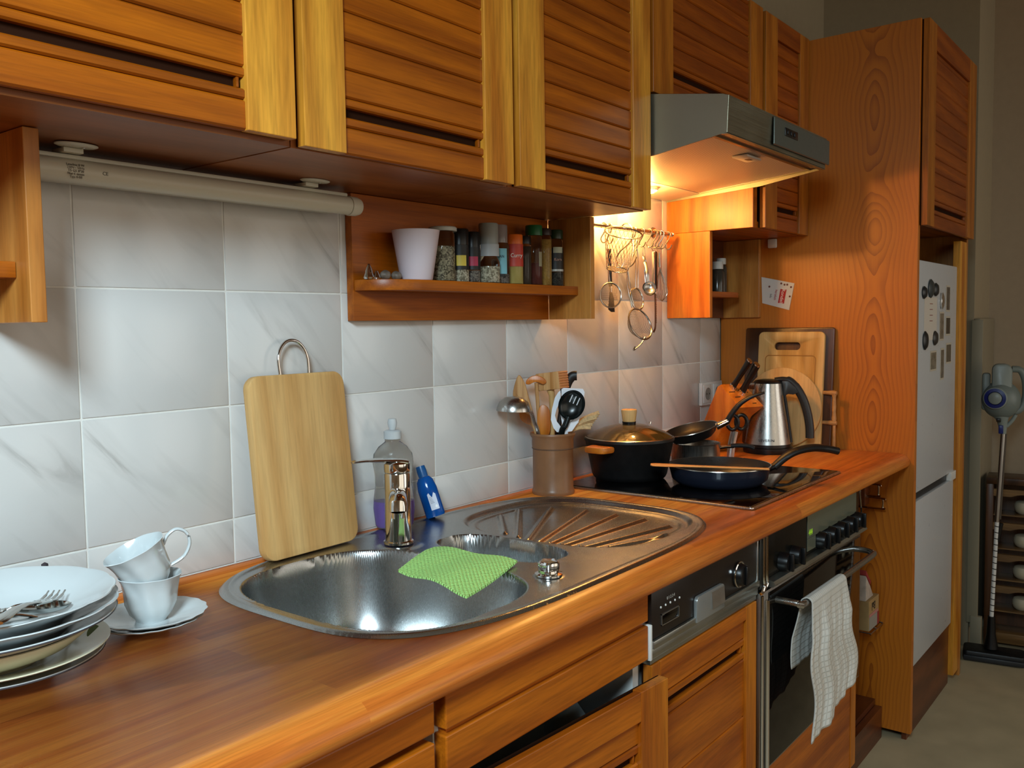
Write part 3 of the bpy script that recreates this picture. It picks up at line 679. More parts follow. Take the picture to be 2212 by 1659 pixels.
m.build('basin', SINK, sk, smooth=60, world=True)
MB().lathe([(0, 0), (.040, 0), (.042, .002), (.036, .004), (.030, .001), (0, .001)], 32, Matrix.Translation((.30, -.30, .7525))).build('drain_strainer', CHROME, sk, world=True)
MB().lathe([(0, 0), (.024, 0), (.025, .002), (.020, .003), (0, .002)], 32, Matrix.Translation((.60, -.316, .787))).build('drain_strainer', CHROME, sk, world=True)
kn = MB().lathe([(0, 0), (.0225, 0), (.0225, .003), (.017, .005), (.0165, .009), (0, .009)], 32, Matrix.Translation((.500, -.496, .9042))).build('drain_knob', CHROME, sk, world=True)
def lobed(t, r, z): return 1+.10*cos(5*t)
MB().lathe([(0, 0), (.0145, 0), (.0165, .003), (.0165, .012), (.014, .015), (0, .0155)], 40, Matrix.Translation((.500, -.496, .9125)), mod=lobed).build('knob_grip', CHROME, kn, world=True)

RC = -.7708
fa = thing('tap', 'chrome single-lever mixer tap standing behind the large sink bowl', 'tap', (.505, -.150, .9077), RC)
MB().lathe([(0, 0), (.0275, 0), (.0275, .004), (.0245, .006), (.0238, .10), (.0238, .128), (.0228, .131), (0, .131)], 48).build('body', CHROME, fa)
sp = MB(); pth = smooth_path([(0, .0, .088), (0, -.030, .092), (0, -.065, .094), (0, -.094, .090), (0, -.100, .078)], 5)
sp.tube(pth, [(.0165, .020)]*4+[(.016, .018)]*(len(pth)-8)+[(.0155, .013)]*4, 20, flat=(0, 0, 1))
so = sp.build('spout', CHROME, fa)
MB().lathe([(0, 0), (.0115, 0), (.0120, .010), (0, .010)], 24, Matrix.Translation((0, -.093, .066))).build('aerator', CHROME, so)
MB().lathe([(0, 0), (.0238, 0), (.0245, .006), (.0242, .016), (.018, .0195), (0, .0205)], 48, Matrix.Translation((0, 0, .1325))).build('lever_cap', CHROME, fa)
lv = MB(); pl = smooth_path([(.018, .004, .1505), (0, 0, .1535), (-.030, -.004, .1550), (-.060, -.008, .1555), (-.083, -.010, .1540)], 6)
lv.tube(pl, [(.017, .004)]*8+[(.0145, .0035)]*8+[(.012, .003)]*(len(pl)-18)+[(.007, .002)]*2, 16, flat=(0, 0, 1)); lv.build('lever', CHROME, fa)

# bright green dishcloth draped over the bridge between the bowls
def cloth_patch(c00, c10, c11, c01, n, fz, mat, name, thick=.0035):
    """bilinear patch c00..c01 lifted by fz(u,v), given a thickness"""
    vs = []; A = [Vector(c) for c in (c00, c10, c11, c01)]
    for side in (0, 1):
        for i in range(n+1):
            for j in range(n+1):
                u, v = i/n, j/n; p = A[0]*(1-u)*(1-v)+A[1]*u*(1-v)+A[2]*u*v+A[3]*(1-u)*v; p = p+Vector(fz(u, v)); p.z -= side*thick; vs.append(tuple(p))
    N_ = (n+1)**2; ix = lambda i, j, s_=0: s_*N_+i*(n+1)+j; fs = []
    for i in range(n):
        for j in range(n):
            fs.append((ix(i, j), ix(i+1, j), ix(i+1, j+1), ix(i, j+1))); fs.append((ix(i, j, 1), ix(i, j+1, 1), ix(i+1, j+1, 1), ix(i+1, j, 1)))
    for i in range(n):
        for q in ((0, 1), (n, 0)):
            a, b_ = (i, q[0]), (i+1, q[0]); f = (ix(*a), ix(*a, 1), ix(*b_, 1), ix(*b_)); fs.append(f)
            a, b_ = (q[0], i), (q[0], i+1); fs.append((ix(*a), ix(*b_), ix(*b_, 1), ix(*a, 1)))
    return MB().add(vs, fs).build(name, mat, smooth=60)
def sponge_mat():
    m, t, b = nmat('sponge_cloth'); N = t.nodes.new; L = t.links.new
    b.inputs['Base Color'].default_value = lin('#b6ee86'); b.inputs['Roughness'].default_value = .9; b.inputs['Subsurface Weight'].default_value = .05
    tc = N('ShaderNodeTexCoord'); mp = N('ShaderNodeMapping'); mp.inputs['Rotation'].default_value = (0, 0, .75); mp.inputs['Scale'].default_value = (165, 165, 165); L(tc.outputs['Object'], mp.inputs['Vector'])
    v = N('ShaderNodeTexVoronoi'); v.voronoi_dimensions = '2D'; v.inputs['Scale'].default_value = 1; v.inputs['Randomness'].default_value = .1; L(mp.outputs[0], v.inputs['Vector'])
    bp = N('ShaderNodeBump'); bp.inputs['Strength'].default_value = 1.0; bp.inputs['Distance'].default_value = .006; bp.invert = True; L(v.outputs['Distance'], bp.inputs['Height']); L(bp.outputs[0], b.inputs['Normal'])
    return m
def fz(u, v):
    # sags into the big bowl towards the near-left corner, corner at right lifted
    s_ = .004*sin(pi*u)*(1-.5*v)+.006*v*v*u-.016*max(0, (1-u)*v-.25)
    return (0, 0, s_+.0025*sin(9*u+3*v))
gc = cloth_patch((.508, -.238, .9115), (.522, -.415, .9095), (.330, -.468, .902), (.392, -.262, .911), 40, fz, sponge_mat(), 'dish_cloth')
tag(gc, 'bright green sponge cloth lying across the bridge between the sink bowls', 'cloth')

# ------------------------------------------------------------------ hob
hb = thing('hob', 'black glass ceramic hob with steel frame', 'hob', (1.452, -.30, .9))
HX0, HX1, HY0, HY1 = 1.165, 1.748, -.558, -.045
MB().prism(rrect(HX0, HX1, HY0, HY1, .008), .9002, .9058, 'z', .0012).build('frame', STEEL, hb, world=True)
MB().prism(rrect(HX0+.007, HX1-.007, HY0+.007, HY1-.007, .004), .9050, .9072, 'z', .0008).build('glass', BLACKG, hb, world=True)
ZH = .9074
# ------------------------------------------------------------------ pots and pans
def band(r0, r1, z): return None
PR = -1.0356
po = thing('cooking_pot', 'large black casserole with glass lid and wooden handles', 'pot', (1.355, -.140, ZH), PR)
MB().lathe([(0, 0), (.088, 0), (.093, .004), (.097, .012), (.1135, .096), (.1165, .099), (.1165, .104), (.1120, .104), (.108, .095), (.091, .012), (0, .008)], 72).build('body', BLACKM, po)
LIDG = plain('smoky_glass', '#a8894a', .05, 0, .5, trans=.86, ior=1.45)
ld = MB().lathe([(.1115, .1045), (.110, .1085), (.092, .1195), (.065, .1310), (.035, .1380), (0, .1400), (0, .1378), (.035, .1358), (.065, .1290), (.092, .1175), (.109, .1060), (.1115, .1045)], 72).build('lid', LIDG, po)
MB().lathe([(.1112, .1042), (.1140, .1045), (.1142, .1062), (.1112, .1078), (.1112, .1042)], 72).build('lid_rim', WIRE, ld)
MB().lathe([(0, .1385), (.017, .1385), (.018, .144), (.018, .1452), (0, .1452)], 28).build('knob_collar', BLACKP, ld)
MB().lathe([(0, .1453), (.0165, .1453), (.0175, .150), (.0205, .172), (.0200, .1755), (.018, .177), (0, .1772)], 28).build('knob', MAPLE, ld)
for sgn, a in ((-1, pi), (1, 0)):
    T = Matrix.Rotation(radians(235) if sgn < 0 else radians(55), 4, 'Z')
    MB().prism([(.110, -.032), (.122, -.036), (.150, -.030), (.156, -.018), (.156, .018), (.150, .030), (.122, .036), (.110, .032)], .078, .094, 'z', .005, T=T).build('side_handle', OLIVE, po)
MB().tube([(.055, .095, .128), (.056, .096, .134)], .004, 10).build('steam_vent', CHROME, ld)

PB = plain('pan_blue_enamel', '#1b2130', .36, .1, .5, coat=.3)
NS = plain('nonstick_speckled', '#1a1b1c', .38, 0, .5, noise=.5, nscale=400)
pan = thing('frying_pan', 'dark blue frying pan at the front of the hob with a long black handle', 'pan', (1.397, -.372, ZH), -1.1367)
m = MB(); m.lathe([(0, 0), (.096, 0), (.102, .002), (.116, .014), (.120, .032), (.1240, .046)], 72); m.build('body', PB, pan)
m = MB(); m.lathe([(.1240, .046), (.1250, .0475), (.1230, .0480), (.116, .034), (.105, .018), (.090, .006), (.085, .0045), (0, .0045)], 72); m.build('nonstick_lining', NS, pan)
m = MB(); m.lathe([(.1237, .0455), (.1255, .0466), (.1250, .0484), (.1230, .0484), (.1230, .0470)], 72); m.build('rim', WIRE, pan)
Tz = Matrix.Rotation(radians(18), 4, 'Z')
MB().tube([Tz @ Vector(p) for p in smooth_path([(.117, 0, .030), (.130, 0, .034), (.147, 0, .042)], 4)], [(.011, .008)]*9, 12, flat=(0, 0, 1)).build('handle_ferrule', BLACKP, pan)
hpth = [Tz @ Vector(p) for p in smooth_path([(.140, 0, .036), (.165, 0, .058), (.195, 0, .074), (.235, 0, .082), (.270, 0, .080), (.305, 0, .072)], 5)]
MB().tube(hpth, [(.011+.006*sin(pi*min(1, k/(len(hpth)-1)*1.0)), .0095) for k in range(len(hpth))], 14, flat=(0, 0, 1)).build('handle', BLACKM, pan)
sp1 = MB(); pth = smooth_path([(-.155, 0, 0), (-.14, 0, 0), (-.10, 0, 0), (-.06, 0, .0), (0, 0, .0), (.08, 0, .0), (.122, 0, .0)], 4)
wdt = [.006, .012, .017, .020, .021, .021, .021, .020, .019, .017, .014, .012, .011, .010, .009]
sp1.tube(pth, [(wdt[min(k, 14)]if k < 15 else .0085, .0028) for k in range(len(pth))], 12, flat=(0, 0, 1))
so1 = sp1.build('wooden_spatula', SPAT, rot=(0, .02, -1.1367+.02), loc=(1.316, -.402, ZH+.0520+.0015))
tag(so1, 'wooden spatula laid across the rim of the blue frying pan', 'spatula')
random.seed(3)
for k, (dx, dy, r) in enumerate(((.000, .045, .030), (.060, .030, .033))):
    T = Matrix.Rotation(-1.1367, 4, 'Z')
    q = T @ Vector((dx, dy, 0))
    m = MB(); m.lathe([(0, 0), (r*.8, 0), (r, .004), (r*.9, .010), (r*.5, .0135), (0, .014)], 20, mod=lambda t, rr, z: 1+.08*sin(3*t+k)+.05*sin(5*t))
    tag(m.build('fried_patty', plain('fried_brown', '#6e3014', .5, noise=.5, nscale=120, bump=.4), loc=(1.397+q.x, -.372+q.y, ZH+.0060)), ['browned patty in the blue pan, nearer its middle', 'reddish browned patty in the blue pan, towards its handle side'][k], 'food', 'patties in the frying pan')

sc1 = thing('saucepan', 'steel saucepan at the back of the hob under the small tilted pan', 'pan', (1.617, -.198, ZH), -1.1093)
MB().lathe([(0, 0), (.062, 0), (.066, .004), (.0675, .062), (.0690, .065), (.0670, .065), (.0655, .060), (.064, .006), (0, .004)], 56).build('body', STEEL, sc1)
MB().tube(smooth_path([(.060, .0, .050), (.085, 0, .054), (.105, 0, .055)], 4), [(.008, .005)]*9, 12, flat=(0, 0, 1)).build('handle_bracket', CHROME, sc1)
MB().tube(smooth_path([(.096, 0, .0565), (.120, 0, .058), (.145, 0, .056), (.158, 0, .050)], 4), [(.010, .006)]*13, 12, flat=(0, 0, 1)).build('handle', DGREY, sc1)
sc2 = thing('small_frying_pan', 'small black non-stick pan resting tilted on the steel saucepan', 'pan', (1.603, -.196, ZH+.082), rot=(radians(6), radians(-13), -1.1093))
MB().lathe([(0, -.004), (.055, -.004), (.066, .006), (.074, .022), (.075, .023), (.0735, .0235), (.064, .008), (.053, .0), (0, .0)], 56).build('body', BLACKM, sc2)
MB().lathe([(.0738, .0222), (.0756, .0228), (.0750, .0245), (.0735, .0245), (.0730, .0235)], 56).build('rim', WIRE, sc2)
MB().tube([(.070, .0, .014), (.080, 0, .016), (.104, 0, .022)], [(.013, .010), (.013, .010), (.011, .009)], 14, flat=(0, 0, 1)).build('handle_ferrule', CHROME, sc2)
hp2 = smooth_path([(.100, 0, .020), (.118, 0, .040), (.145, 0, .062), (.180, 0, .075), (.215, 0, .078)], 5)
MB().tube(hp2, [(.0095-.006*(k/(len(hp2)-1))**4, .008-.005*(k/(len(hp2)-1))**2) for k in range(len(hp2))], 14, flat=(0, 0, 1)).build('handle', BLACKM, sc2)
sr = MB().box(-.012, .012, -.028, .028, 0, .028, .012)

# ------------------------------------------------------------------ kettle
kt = thing('kettle', 'brushed steel electric kettle with black handle and base', 'kettle', (2.022, -.243, .9005), -1.1858)
MB().lathe([(0, 0), (.073, 0), (.075, .004), (.075, .017), (.071, .019), (0, .019)], 56).build('base', BLACKP, kt)
kb_ = MB().lathe([(0, .0195), (.070, .0195), (.0705, .024), (.0695, .030), (.060, .100), (.050, .160), (.043, .2145), (.0410, .2145), (.041, .20), (0, .2)], 64).build('body', STEEL, kt)
MB().lathe([(.0706, .0192), (.0714, .0192), (.0712, .0285), (.0700, .0285)], 64).build('foot_ring', BLACKP, kt)
MB().prism([(-.040, .021), (-.047, .012), (-.062, 0), (-.046, -.013), (-.040, -.021)], .196, .2155, 'z', .001).build('spout', STEEL, kt)
MB().lathe([(0, .2150), (.0435, .2150), (.044, .219), (.038, .2235), (.02, .227), (0, .2275)], 48).build('lid', BLACKP, kt)
hh = MB(); hk = smooth_path([(.020, 0, .2240), (.045, 0, .2270), (.066, 0, .2210), (.085, 0, .200), (.104, 0, .165), (.117, 0, .122), (.1235, 0, .080), (.1245, 0, .046)], 5)
hh.tube(hk, [(.016, .008)]*8+[(.0145, .0115)]*6+[(.0140, .0130)]*(len(hk)-14), 16, flat=(1, 0, .3)); hh.build('handle', DGREY, kt)
MB().prism([(.040, .222), (.060, .224), (.082, .203), (.090, .186), (.074, .180), (.060, .182), (.050, .176), (.046, .170), (.0425, .208)], -.014, .014, 'y', .003).build('handle_bridge', DGREY, kt)
hs = MB(); hs.tube([(.0475, 0, .190), (.0530, 0, .155), (.0610, 0, .100), (.0700, 0, .032)], [(.012, .0045)]*4, 10, flat=(1, 0, 0)); hs.build('handle_spine', DGREY, kt)
MB().box(.080, .092, -.009, .009, .205, .2145, .003, T=Matrix.Identity(4)).build('lid_button', BLACKP, kt)
text('SEVERIN', .0105, plain('print_black', '#101010', .5), kt, 'lettering', facing((.05, -1, .14), loc=(-.004, -.0697, .043)), .0006, sx=1.25)

# ------------------------------------------------------------------ knife block
kbk = thing('knife_block', 'slanted orange-brown wooden knife block behind the kettle', 'knife block', (1.955, -.140, .9005), -1.1261-.92)
# local x = picture right, z up; block leans so the slotted face looks up-right
th_ = radians(49)
ax_ = Vector((cos(th_), 0, sin(th_))); nr = Vector((-sin(th_), 0, cos(th_)))
def BK(a, y, n_): return Vector((-.110, 0, .000))+ax_*a+Vector((0, y, 0))+nr*n_
bb = bmesh.new(); cs = [(0.045, -.045), (.045, .045)]
vv = []
for y in (-.048, .048):
    for (a, n_) in ((.0, .0), (.045, -.0), (.228, -.066), (.245, .028), (.055, .058)): vv.append(BK(a, y, n_+0.0))
# clip bottom to the worktop plane
blk = MB()
poly = [(-.118, .001), (-.020, .001), (.030, .055), (.056, .090), (.098, .150), (.130, .158), (.138, .172), (.040, .2085), (.008, .2105)]
poly = [(-.125, .001), (-.035, .001), (.058, .146), (.136, .150), (.143, .170), (.028, .212), (.004, .210)]
poly = [(-.120, .001), (-.030, .001), (.062, .115), (.118, .150), (.020, .214), (.006, .208)]
blk.prism(poly, -.046, .046, 'y', .006)
blk.build('block', OLIVE, kbk)
bb.free()
fn = Vector((.064, 0, .098)).normalized()      # normal of the slotted face
fd = Vector((.098, 0, -.064)).normalized()
def onface(a, y, h=0): return Vector((.020, 0, .214))+fd*a+Vector((0, y, 0))+fn*h
for (a, y, w_) in ((.040, -.026, .022), (.066, -.022, .020), (.090, -.020, .018), (.045, .020, .022), (.075, .022, .020), (.100, .018, .014)):
    p = onface(a, y, .0003); T = Matrix((fd, Vector((0, 1, 0)), fn)).transposed().to_4x4(); T.translation = p
    MB().box(-.0012, .0012, -w_/2, w_/2, -.001, .0008, T=T).build('slot', DARKIN, kbk, smooth=0)
Rz = Matrix.Rotation(-1.1261-.92, 4, 'Z')
def knife(name, label, a, y, L_, wdt_, tilt, kind):
    p = Rz @ onface(a, y, .001)+Vector(kbk.location)
    t = thing(name, label, 'knife' if kind != 's' else 'sharpener', p[:], 0, 'knives in the wooden block')
    dirv = (fn*cos(tilt)+fd*sin(tilt)).normalized(); dirw = (Rz.to_3x3() @ dirv).normalized()
    side = Rz.to_3x3() @ Vector((0, 1, 0)); thk = dirw.cross(side).normalized()
    m = MB(); pts = [dirw*q for q in (-.0, .012, .03, .06, L_*.8, L_)]
    m.tube(smooth_path(pts, 3), [(wdt_*(.85+.12*cos(q*.42)), wdt_*.62) for q in range(16)], 12, flat=side); m.build('handle', BLACKP, t)
    MB().tube([dirw*(L_+.0005), dirw*(L_+.003)], [(wdt_*.9, wdt_*.6)]*2, 12, flat=side).build('end_cap', CHROME, t)
    MB().tube([dirw*-.0008, dirw*.0115], [(wdt_*1.15, wdt_*.72)]*2, 12, flat=side).build('bolster', CHROME, t)
    return t
knife('kitchen_knife', 'black-handled knife standing highest in the wooden block', .020, -.012, .116, .012, radians(10), 'k')
knife('kitchen_knife', 'black-handled knife with steel-rimmed end just right of the highest one', .048, .004, .112, .014, radians(5), 'k')
shp = thing('kitchen_scissors', 'black scissor handles poking out low beside the knife block', 'scissors', (1.853, -.195, .9015), -1.1261)
MB().tube([(0, 0, .0), (.004, 0, .04), (.012, 0, .078)], [(.011, .004)]*3, 10, flat=(0, 1, 0)).build('blades', STEEL, shp)
for k, q in enumerate((-.012, .014)):
    MB().tube([(.018+q+.016*cos(a), q*.2, .101+abs(q)*.3+.022*sin(a)) for a in [2*pi*j/20 for j in range(20)]], .0062, 10, closed=True).build('finger_loop', BLACKP, shp)

# ------------------------------------------------------------------ boards leaning on the tall cabinet panel
def lean(o, foot, ang):  # tilt about y so the top rests on the panel
    o.location = foot; o.rotation_euler = (0, ang, 0)
# dark wooden board
def yz_board(name, label, y0, y1, h, th, foot_x, top_x, mat, r=.008, hole=None, cat='board', groove=None):
    ang = math.asin((top_x-foot_x)/h)
    t = thing(name, label, cat, (foot_x, (y0+y1)/2, .9008+th*0), 0); t.rotation_euler = (0, ang, 0)
    hw = (y1-y0)/2
    m = MB(); m.prism(rrect(-hw, hw, 0, h, r), -th, 0, 'x', min(.003, th*.3))
    if hole:
        o = m.build('panel', mat); hc = MB(); hc.prism(rrect(*hole, (hole[3]-hole[2])/2*.98), -th-.01, .01, 'x'); c2 = hc.build('cutter', mat)
        md = o.modifiers.new('b', 'BOOLEAN'); md.object = c2; md.operation = 'DIFFERENCE'; md.solver = 'EXACT'
        dg = bpy.context.evaluated_depsgraph_get(); me = bpy.data.meshes.new_from_object(o.evaluated_get(dg)); o.modifiers.clear(); o.data = me
        me.materials.clear(); me.materials.append(mat); bpy.data.objects.remove(c2); o.parent = t
    else: m.build('panel', mat, t)
    if groove:
        a, b_, c, d = groove
        MB().tube([(-th-.0002, p[0], p[1]) for p in rrect(a, b_, c, d, .012)], .0016, 6, closed=True).build('juice_groove', plain('groove_brown', '#a06f32', .6), t)
    return t
yz_board('serving_tray', 'dark brown wooden board standing rearmost against the pine panel', -.392, -.098, .385, .012, 2.168, 2.1995, BLKW)
yz_board('chopping_board', 'light bamboo chopping board with oblong hand hole', -.368, -.152, .372, .014, 2.146, 2.182, BAMB, .016, (-.038+.006, .055, .313, .338), groove=(-.082, .082, .06, .295))
rb = thing('round_board', 'round pale wooden board leaning in front of the bamboo board', 'board', (2.121, -.245, .9008)); rb.rotation_euler = (0, radians(6.3), 0)
MB().prism([(.128*cos(2*pi*k/72), .130+.128*sin(2*pi*k/72)) for k in range(72)], -.011, 0, 'x', .003).build('disc', MAPLE, rb)
tr = thing('board_handle_frame', 'turned wooden rail handle sticking out to the right of the leaning boards', 'handle', (2.165, -.395, .9008))
trm = plain('turned_wood', '#b98752', .5, noise=.25, nscale=60)
MB().lathe([(0, 0), (.006, 0), (.0075, .012), (.0055, .03), (.0065, .05), (.0055, .078), (.008, .09), (0, .092)], 16, Matrix.Translation((-.01, -.008, .088))).build('spindle', trm, tr)
for z in (.086, .180): MB().tube([(-.006, .035, z), (-.008, .01, z), (-.01, -.006, z), (-.010, -.016, z)], [.0055, .0065, .0085, .006], 12).build('peg', trm, tr)
MB().box(-.012, -.002, -.012, -.004, 0, .086, .002).build('foot_post', trm, tr)

# ------------------------------------------------------------------ cooker hood
hd_ = thing('cooker_hood', 'slim steel cooker hood tilting out under the dim wall cabinet, lamp lit', 'cooker hood', (1.51, -.25, 1.68))
x0, x1 = 1.196, 1.818
m = MB()
# shell: open underneath, sloping top, vertical lip in front
m.prism([(-.003, 1.815), (-.290, 1.832), (-.474, 1.802), (-.488, 1.797), (-.484, 1.718), (-.470, 1.716), (-.470, 1.790), (-.292, 1.818), (-.003, 1.80)], x0, x1, 'x', .0008)
m.build('shell', HOODM, hd_, smooth=20, world=True)
for a, b_ in ((x0, x0+.002), (x1-.002, x1)): MB().prism([(-.003, 1.815), (-.290, 1.831), (-.487, 1.797), (-.483, 1.718), (-.30, 1.690), (-.003, 1.672)], a-.0004, b_+.0004, 'x').build('side_panel', HOODM, hd_, smooth=0, world=True)
HC = plain('hood_control', '#5c645f', .35, .4)
MB().prism([(-.4895, 1.727), (-.4925, 1.729), (-.4930, 1.790), (-.4900, 1.793)], 1.44, 1.826, 'x', .001).build('control_panel', HC, hd_, smooth=20, world=True)
MB().box(1.505, 1.588, -.4945, -.4925, 1.757, 1.777, .001).build('slider_recess', BLACKP, hd_, world=True)
for k in range(3): MB().box(1.517+k*.022, 1.527+k*.022, -.4965, -.4944, 1.762, 1.772, .001).build('slider', BLACKP, hd_, world=True)
MB().prism([(-.470, 1.717), (-.484, 1.717), (-.484, 1.7155), (-.470, 1.7155)], x0, x1, 'x').build('lip_bottom', HOODM, hd_, smooth=0, world=True)
# grease filter: perforated metal sheet sloping down to the wall
def perf():
    m_, t, b = nmat('perforated_filter'); N = t.nodes.new; L = t.links.new
    b.inputs['Base Color'].default_value = lin('#b49a84'); b.inputs['Metallic'].default_value = .25; b.inputs['Roughness'].default_value = .45
    tc = N('ShaderNodeTexCoord'); mp = N('ShaderNodeMapping'); mp.inputs['Scale'].default_value = (230, 230, 1); L(tc.outputs['Object'], mp.inputs['Vector'])
    v = N('ShaderNodeTexVoronoi'); v.voronoi_dimensions = '2D'; v.inputs['Scale'].default_value = 1; v.inputs['Randomness'].default_value = 0; L(mp.outputs[0], v.inputs['Vector'])
    cr = N('ShaderNodeValToRGB'); cr.color_ramp.elements[0].position = .28; cr.color_ramp.elements[0].color = lin('#6a5848'); cr.color_ramp.elements[1].position = .36; cr.color_ramp.elements[1].color = lin('#c8b4a0')
    L(v.outputs['Distance'], cr.inputs[0]); L(cr.outputs[0], b.inputs['Base Color']); return m_
Pz = lambda y: 1.718-(y+.44)/(-.12+.44)*(1.718-1.688)
MB().prism([(-.440, Pz(-.44)), (-.120, Pz(-.12)), (-.120, Pz(-.12)+.003), (-.440, Pz(-.44)+.003)], 1.222, 1.800, 'x').build('grease_filter', perf(), hd_, smooth=0, world=True)
fr_ = MB()
fr_.prism([(-.446, Pz(-.446)-.001), (-.438, Pz(-.438)-.001), (-.438, Pz(-.438)+.006), (-.446, Pz(-.446)+.006)], 1.214, 1.808, 'x')
fr_.build('filter_frame', WIRE, hd_, smooth=0, world=True)
for a, b_ in ((1.214, 1.222), (1.800, 1.8085)):
    MB().prism([(-.438, Pz(-.438)-.001), (-.118, Pz(-.118)-.001), (-.118, Pz(-.118)+.006), (-.438, Pz(-.438)+.006)], a, b_, 'x').build('filter_frame', WIRE, hd_, smooth=0, world=True)
MB().prism([(-.4695, 1.722), (-.4465, 1.722), (-.4465, 1.726), (-.4695, 1.726)], x0+.003, x1-.003, 'x').build('under_strip', plain('hood_inner', '#9a7f6a', .3, .8), hd_, smooth=0, world=True)
MB().box(1.44, 1.525, -.425, -.385, 1.7078, 1.7128, .001).build('filter_latch', plain('latch_grey', '#b4b0a8', .4, .3), hd_, world=True)
MB().box(1.480, 1.500, -.412, -.400, 1.7068, 1.7076).build('latch_slot', BLACKP, hd_, smooth=0, world=True)
MB().prism([(-.117, 1.6875), (-.004, 1.676), (-.004, 1.680), (-.117, 1.6915)], x0+.003, x1-.003, 'x').build('lamp_plate', plain('lamp_plate', '#c9bfae', .4), hd_, smooth=0, world=True)
for x in (1.42, 1.585):  # left lens is added and unseen, matching the extra lamp
    lm = MB().lathe([(0, .0), (.020, .001), (.024, .006), (.026, .012), (0, .013)], 28, Matrix.Translation((x, -.066, 1.669))).build('lamp_glass', plain('lamp_glow', '#ffb95a', .3, emit=9), hd_, world=True)
    MB().lathe([(.024, .004), (.031, .008), (.032, .013), (.026, .013)], 28, Matrix.Translation((x, -.066, 1.668))).build('lamp_ring', WHITEP, hd_, world=True)

# ------------------------------------------------------------------ tube lamp under the first cabinets
tl = thing('tube_lamp', 'cream fluorescent tube lamp, switched off, under the left wall cabinets', 'lamp', (.19, -.06, 1.53))
MB().lathe([(0, -.1065), (.015, -.1065), (.0165, -.1030), (.0165, .480), (0, .480)], 32, Matrix.Translation((0, -.062, 1.531)) @ Matrix.Rotation(pi/2, 4, 'Y')).build('diffuser', CREAMP, tl, world=True)
MB().lathe([(0, .4805), (.0178, .4805), (.0180, .484), (.0175, .498), (.0150, .506), (.008, .510), (0, .511)], 32, Matrix.Translation((0, -.062, 1.531)) @ Matrix.Rotation(pi/2, 4, 'Y')).build('end_cap', CREAMP, tl, world=True)
MB().box(-.106, .478, -.046, -.010, 1.520, 1.556, .003).build('housing', CREAMP, tl, world=True)
MB().box(-.106, .478, -.066, -.047, 1.547, 1.5535, .002).build('ridge', CREAMP, tl, world=True)
for x in (-.030, .388):
    br = MB().lathe([(0, -.003), (.019, -.003), (.022, -.0015), (.022, 0), (0, 0)], 24, Matrix.Translation((x, -.083, 1.5655-.0012)) @ Matrix.Diagonal((1.35, .8, 1, 1))).build('mounting_bracket', CREAMP, tl, world=True)
    MB().box(x-.014, x+.014, -.075, -.04, 1.5545, 1.5612, .001).build('bracket_arm', CREAMP, br, world=True)
    MB().lathe([(0, -.0015), (.003, -.001), (.003, 0), (0, 0)], 10, Matrix.Translation((x+.010, -.083, 1.5610))).build('screw', CHROME, br, world=True)
lt = plain('faint_print', '#6a6458', .7)
for k in range(5): text(['Leuchte 8 W', '230V~ 50Hz', 'T5 G5 IP20', 'Nur f. innen', 'Typ 4-08'][k], .0048, lt, tl, 'print', Matrix.Translation((-.19, .06, -1.53)) @ facing((0, -1, .25-.1*k), loc=(-.030, -.0788+abs(k-2)*.0004, 1.5375-k*.0042)))
text('CE', .007, lt, tl, 'print', Matrix.Translation((-.19, .06, -1.53)) @ facing((0, -1, 0), loc=(.012, -.0788, 1.530)))

# ------------------------------------------------------------------ hanging rail and utensils
rl = thing('utensil_rail', 'steel rail on the lit tiles under the cooker hood', 'rail', (1.55, -.04, 1.568))
MB().tube([(1.215, -.042, 1.566), (1.775, -.042, 1.570)], .0048, 12).build('bar', WIRE, rl, world=True)
MB().lathe([(0, 0), (.0068, 0), (.0072, .006), (.004, .010), (0, .011)], 16, Matrix.Translation((1.775, -.042, 1.570)) @ Matrix.Rotation(pi/2, 4, 'Y')).build('end_knob', CHROME, rl, world=True)
for x in (1.235, 1.735):
    MB().tube([(x, -.001, 1.576), (x, -.020, 1.574), (x, -.042, 1.5695)], .0055, 10).build('wall_bracket', WIRE, rl, world=True)
    MB().lathe([(0, 0), (.016, 0), (.014, .005), (0, .007)], 20, Matrix.Translation((x, -.0005, 1.576)) @ Matrix.Rotation(pi/2, 4, 'X')).build('bracket_rose', WIRE, rl, world=True)
YR = -.042
def shook(x, label, drop=.052, r=.0062, rz=0., big=False, sw=1):
    """S-hook hanging on the rail at x; returns the low point"""
    zc = 1.566+(x-1.215)*.004/.56
    if big:
        pts = [(-.010, 1, -.002), (-.012, 1, .006), (-.004, 1, .0125), (.008, 1, .0115), (.020, 1, .0), (.024, 1, -.014), (.012, 1, -.040), (-.020, 1, -.064), (-.030, 1, -.082), (-.022, 1, -.100), (.0, 1, -.108), (.022, 1, -.100), (.034, 1, -.080)]
    else:
        pts = [(-.007, 1, -.006), (-.0065, 1, .001), (-.001, 1, .0068), (.006, 1, .003), (.0065, 1, -.004), (.001, 1, -.018), (-.007, 1, -.030), (-.0085, 1, -.038), (-.003, 1, -.0455), (.006, 1, -.043), (.011, 1, -.033)]
    rz = -pi/2+rz*.45; c, s_ = cos(rz), sin(rz)
    P_ = [(p[0]*c, p[0]*s_, p[2]) for p in pts]
    o = MB().tube(smooth_path(P_, 4), .0018 if not big else .0020, 8).build('s_hook', WIRE, loc=(x, YR, zc+.0005))
    tag(o, label, 'hook', 'S-hooks on the steel rail')
    return o
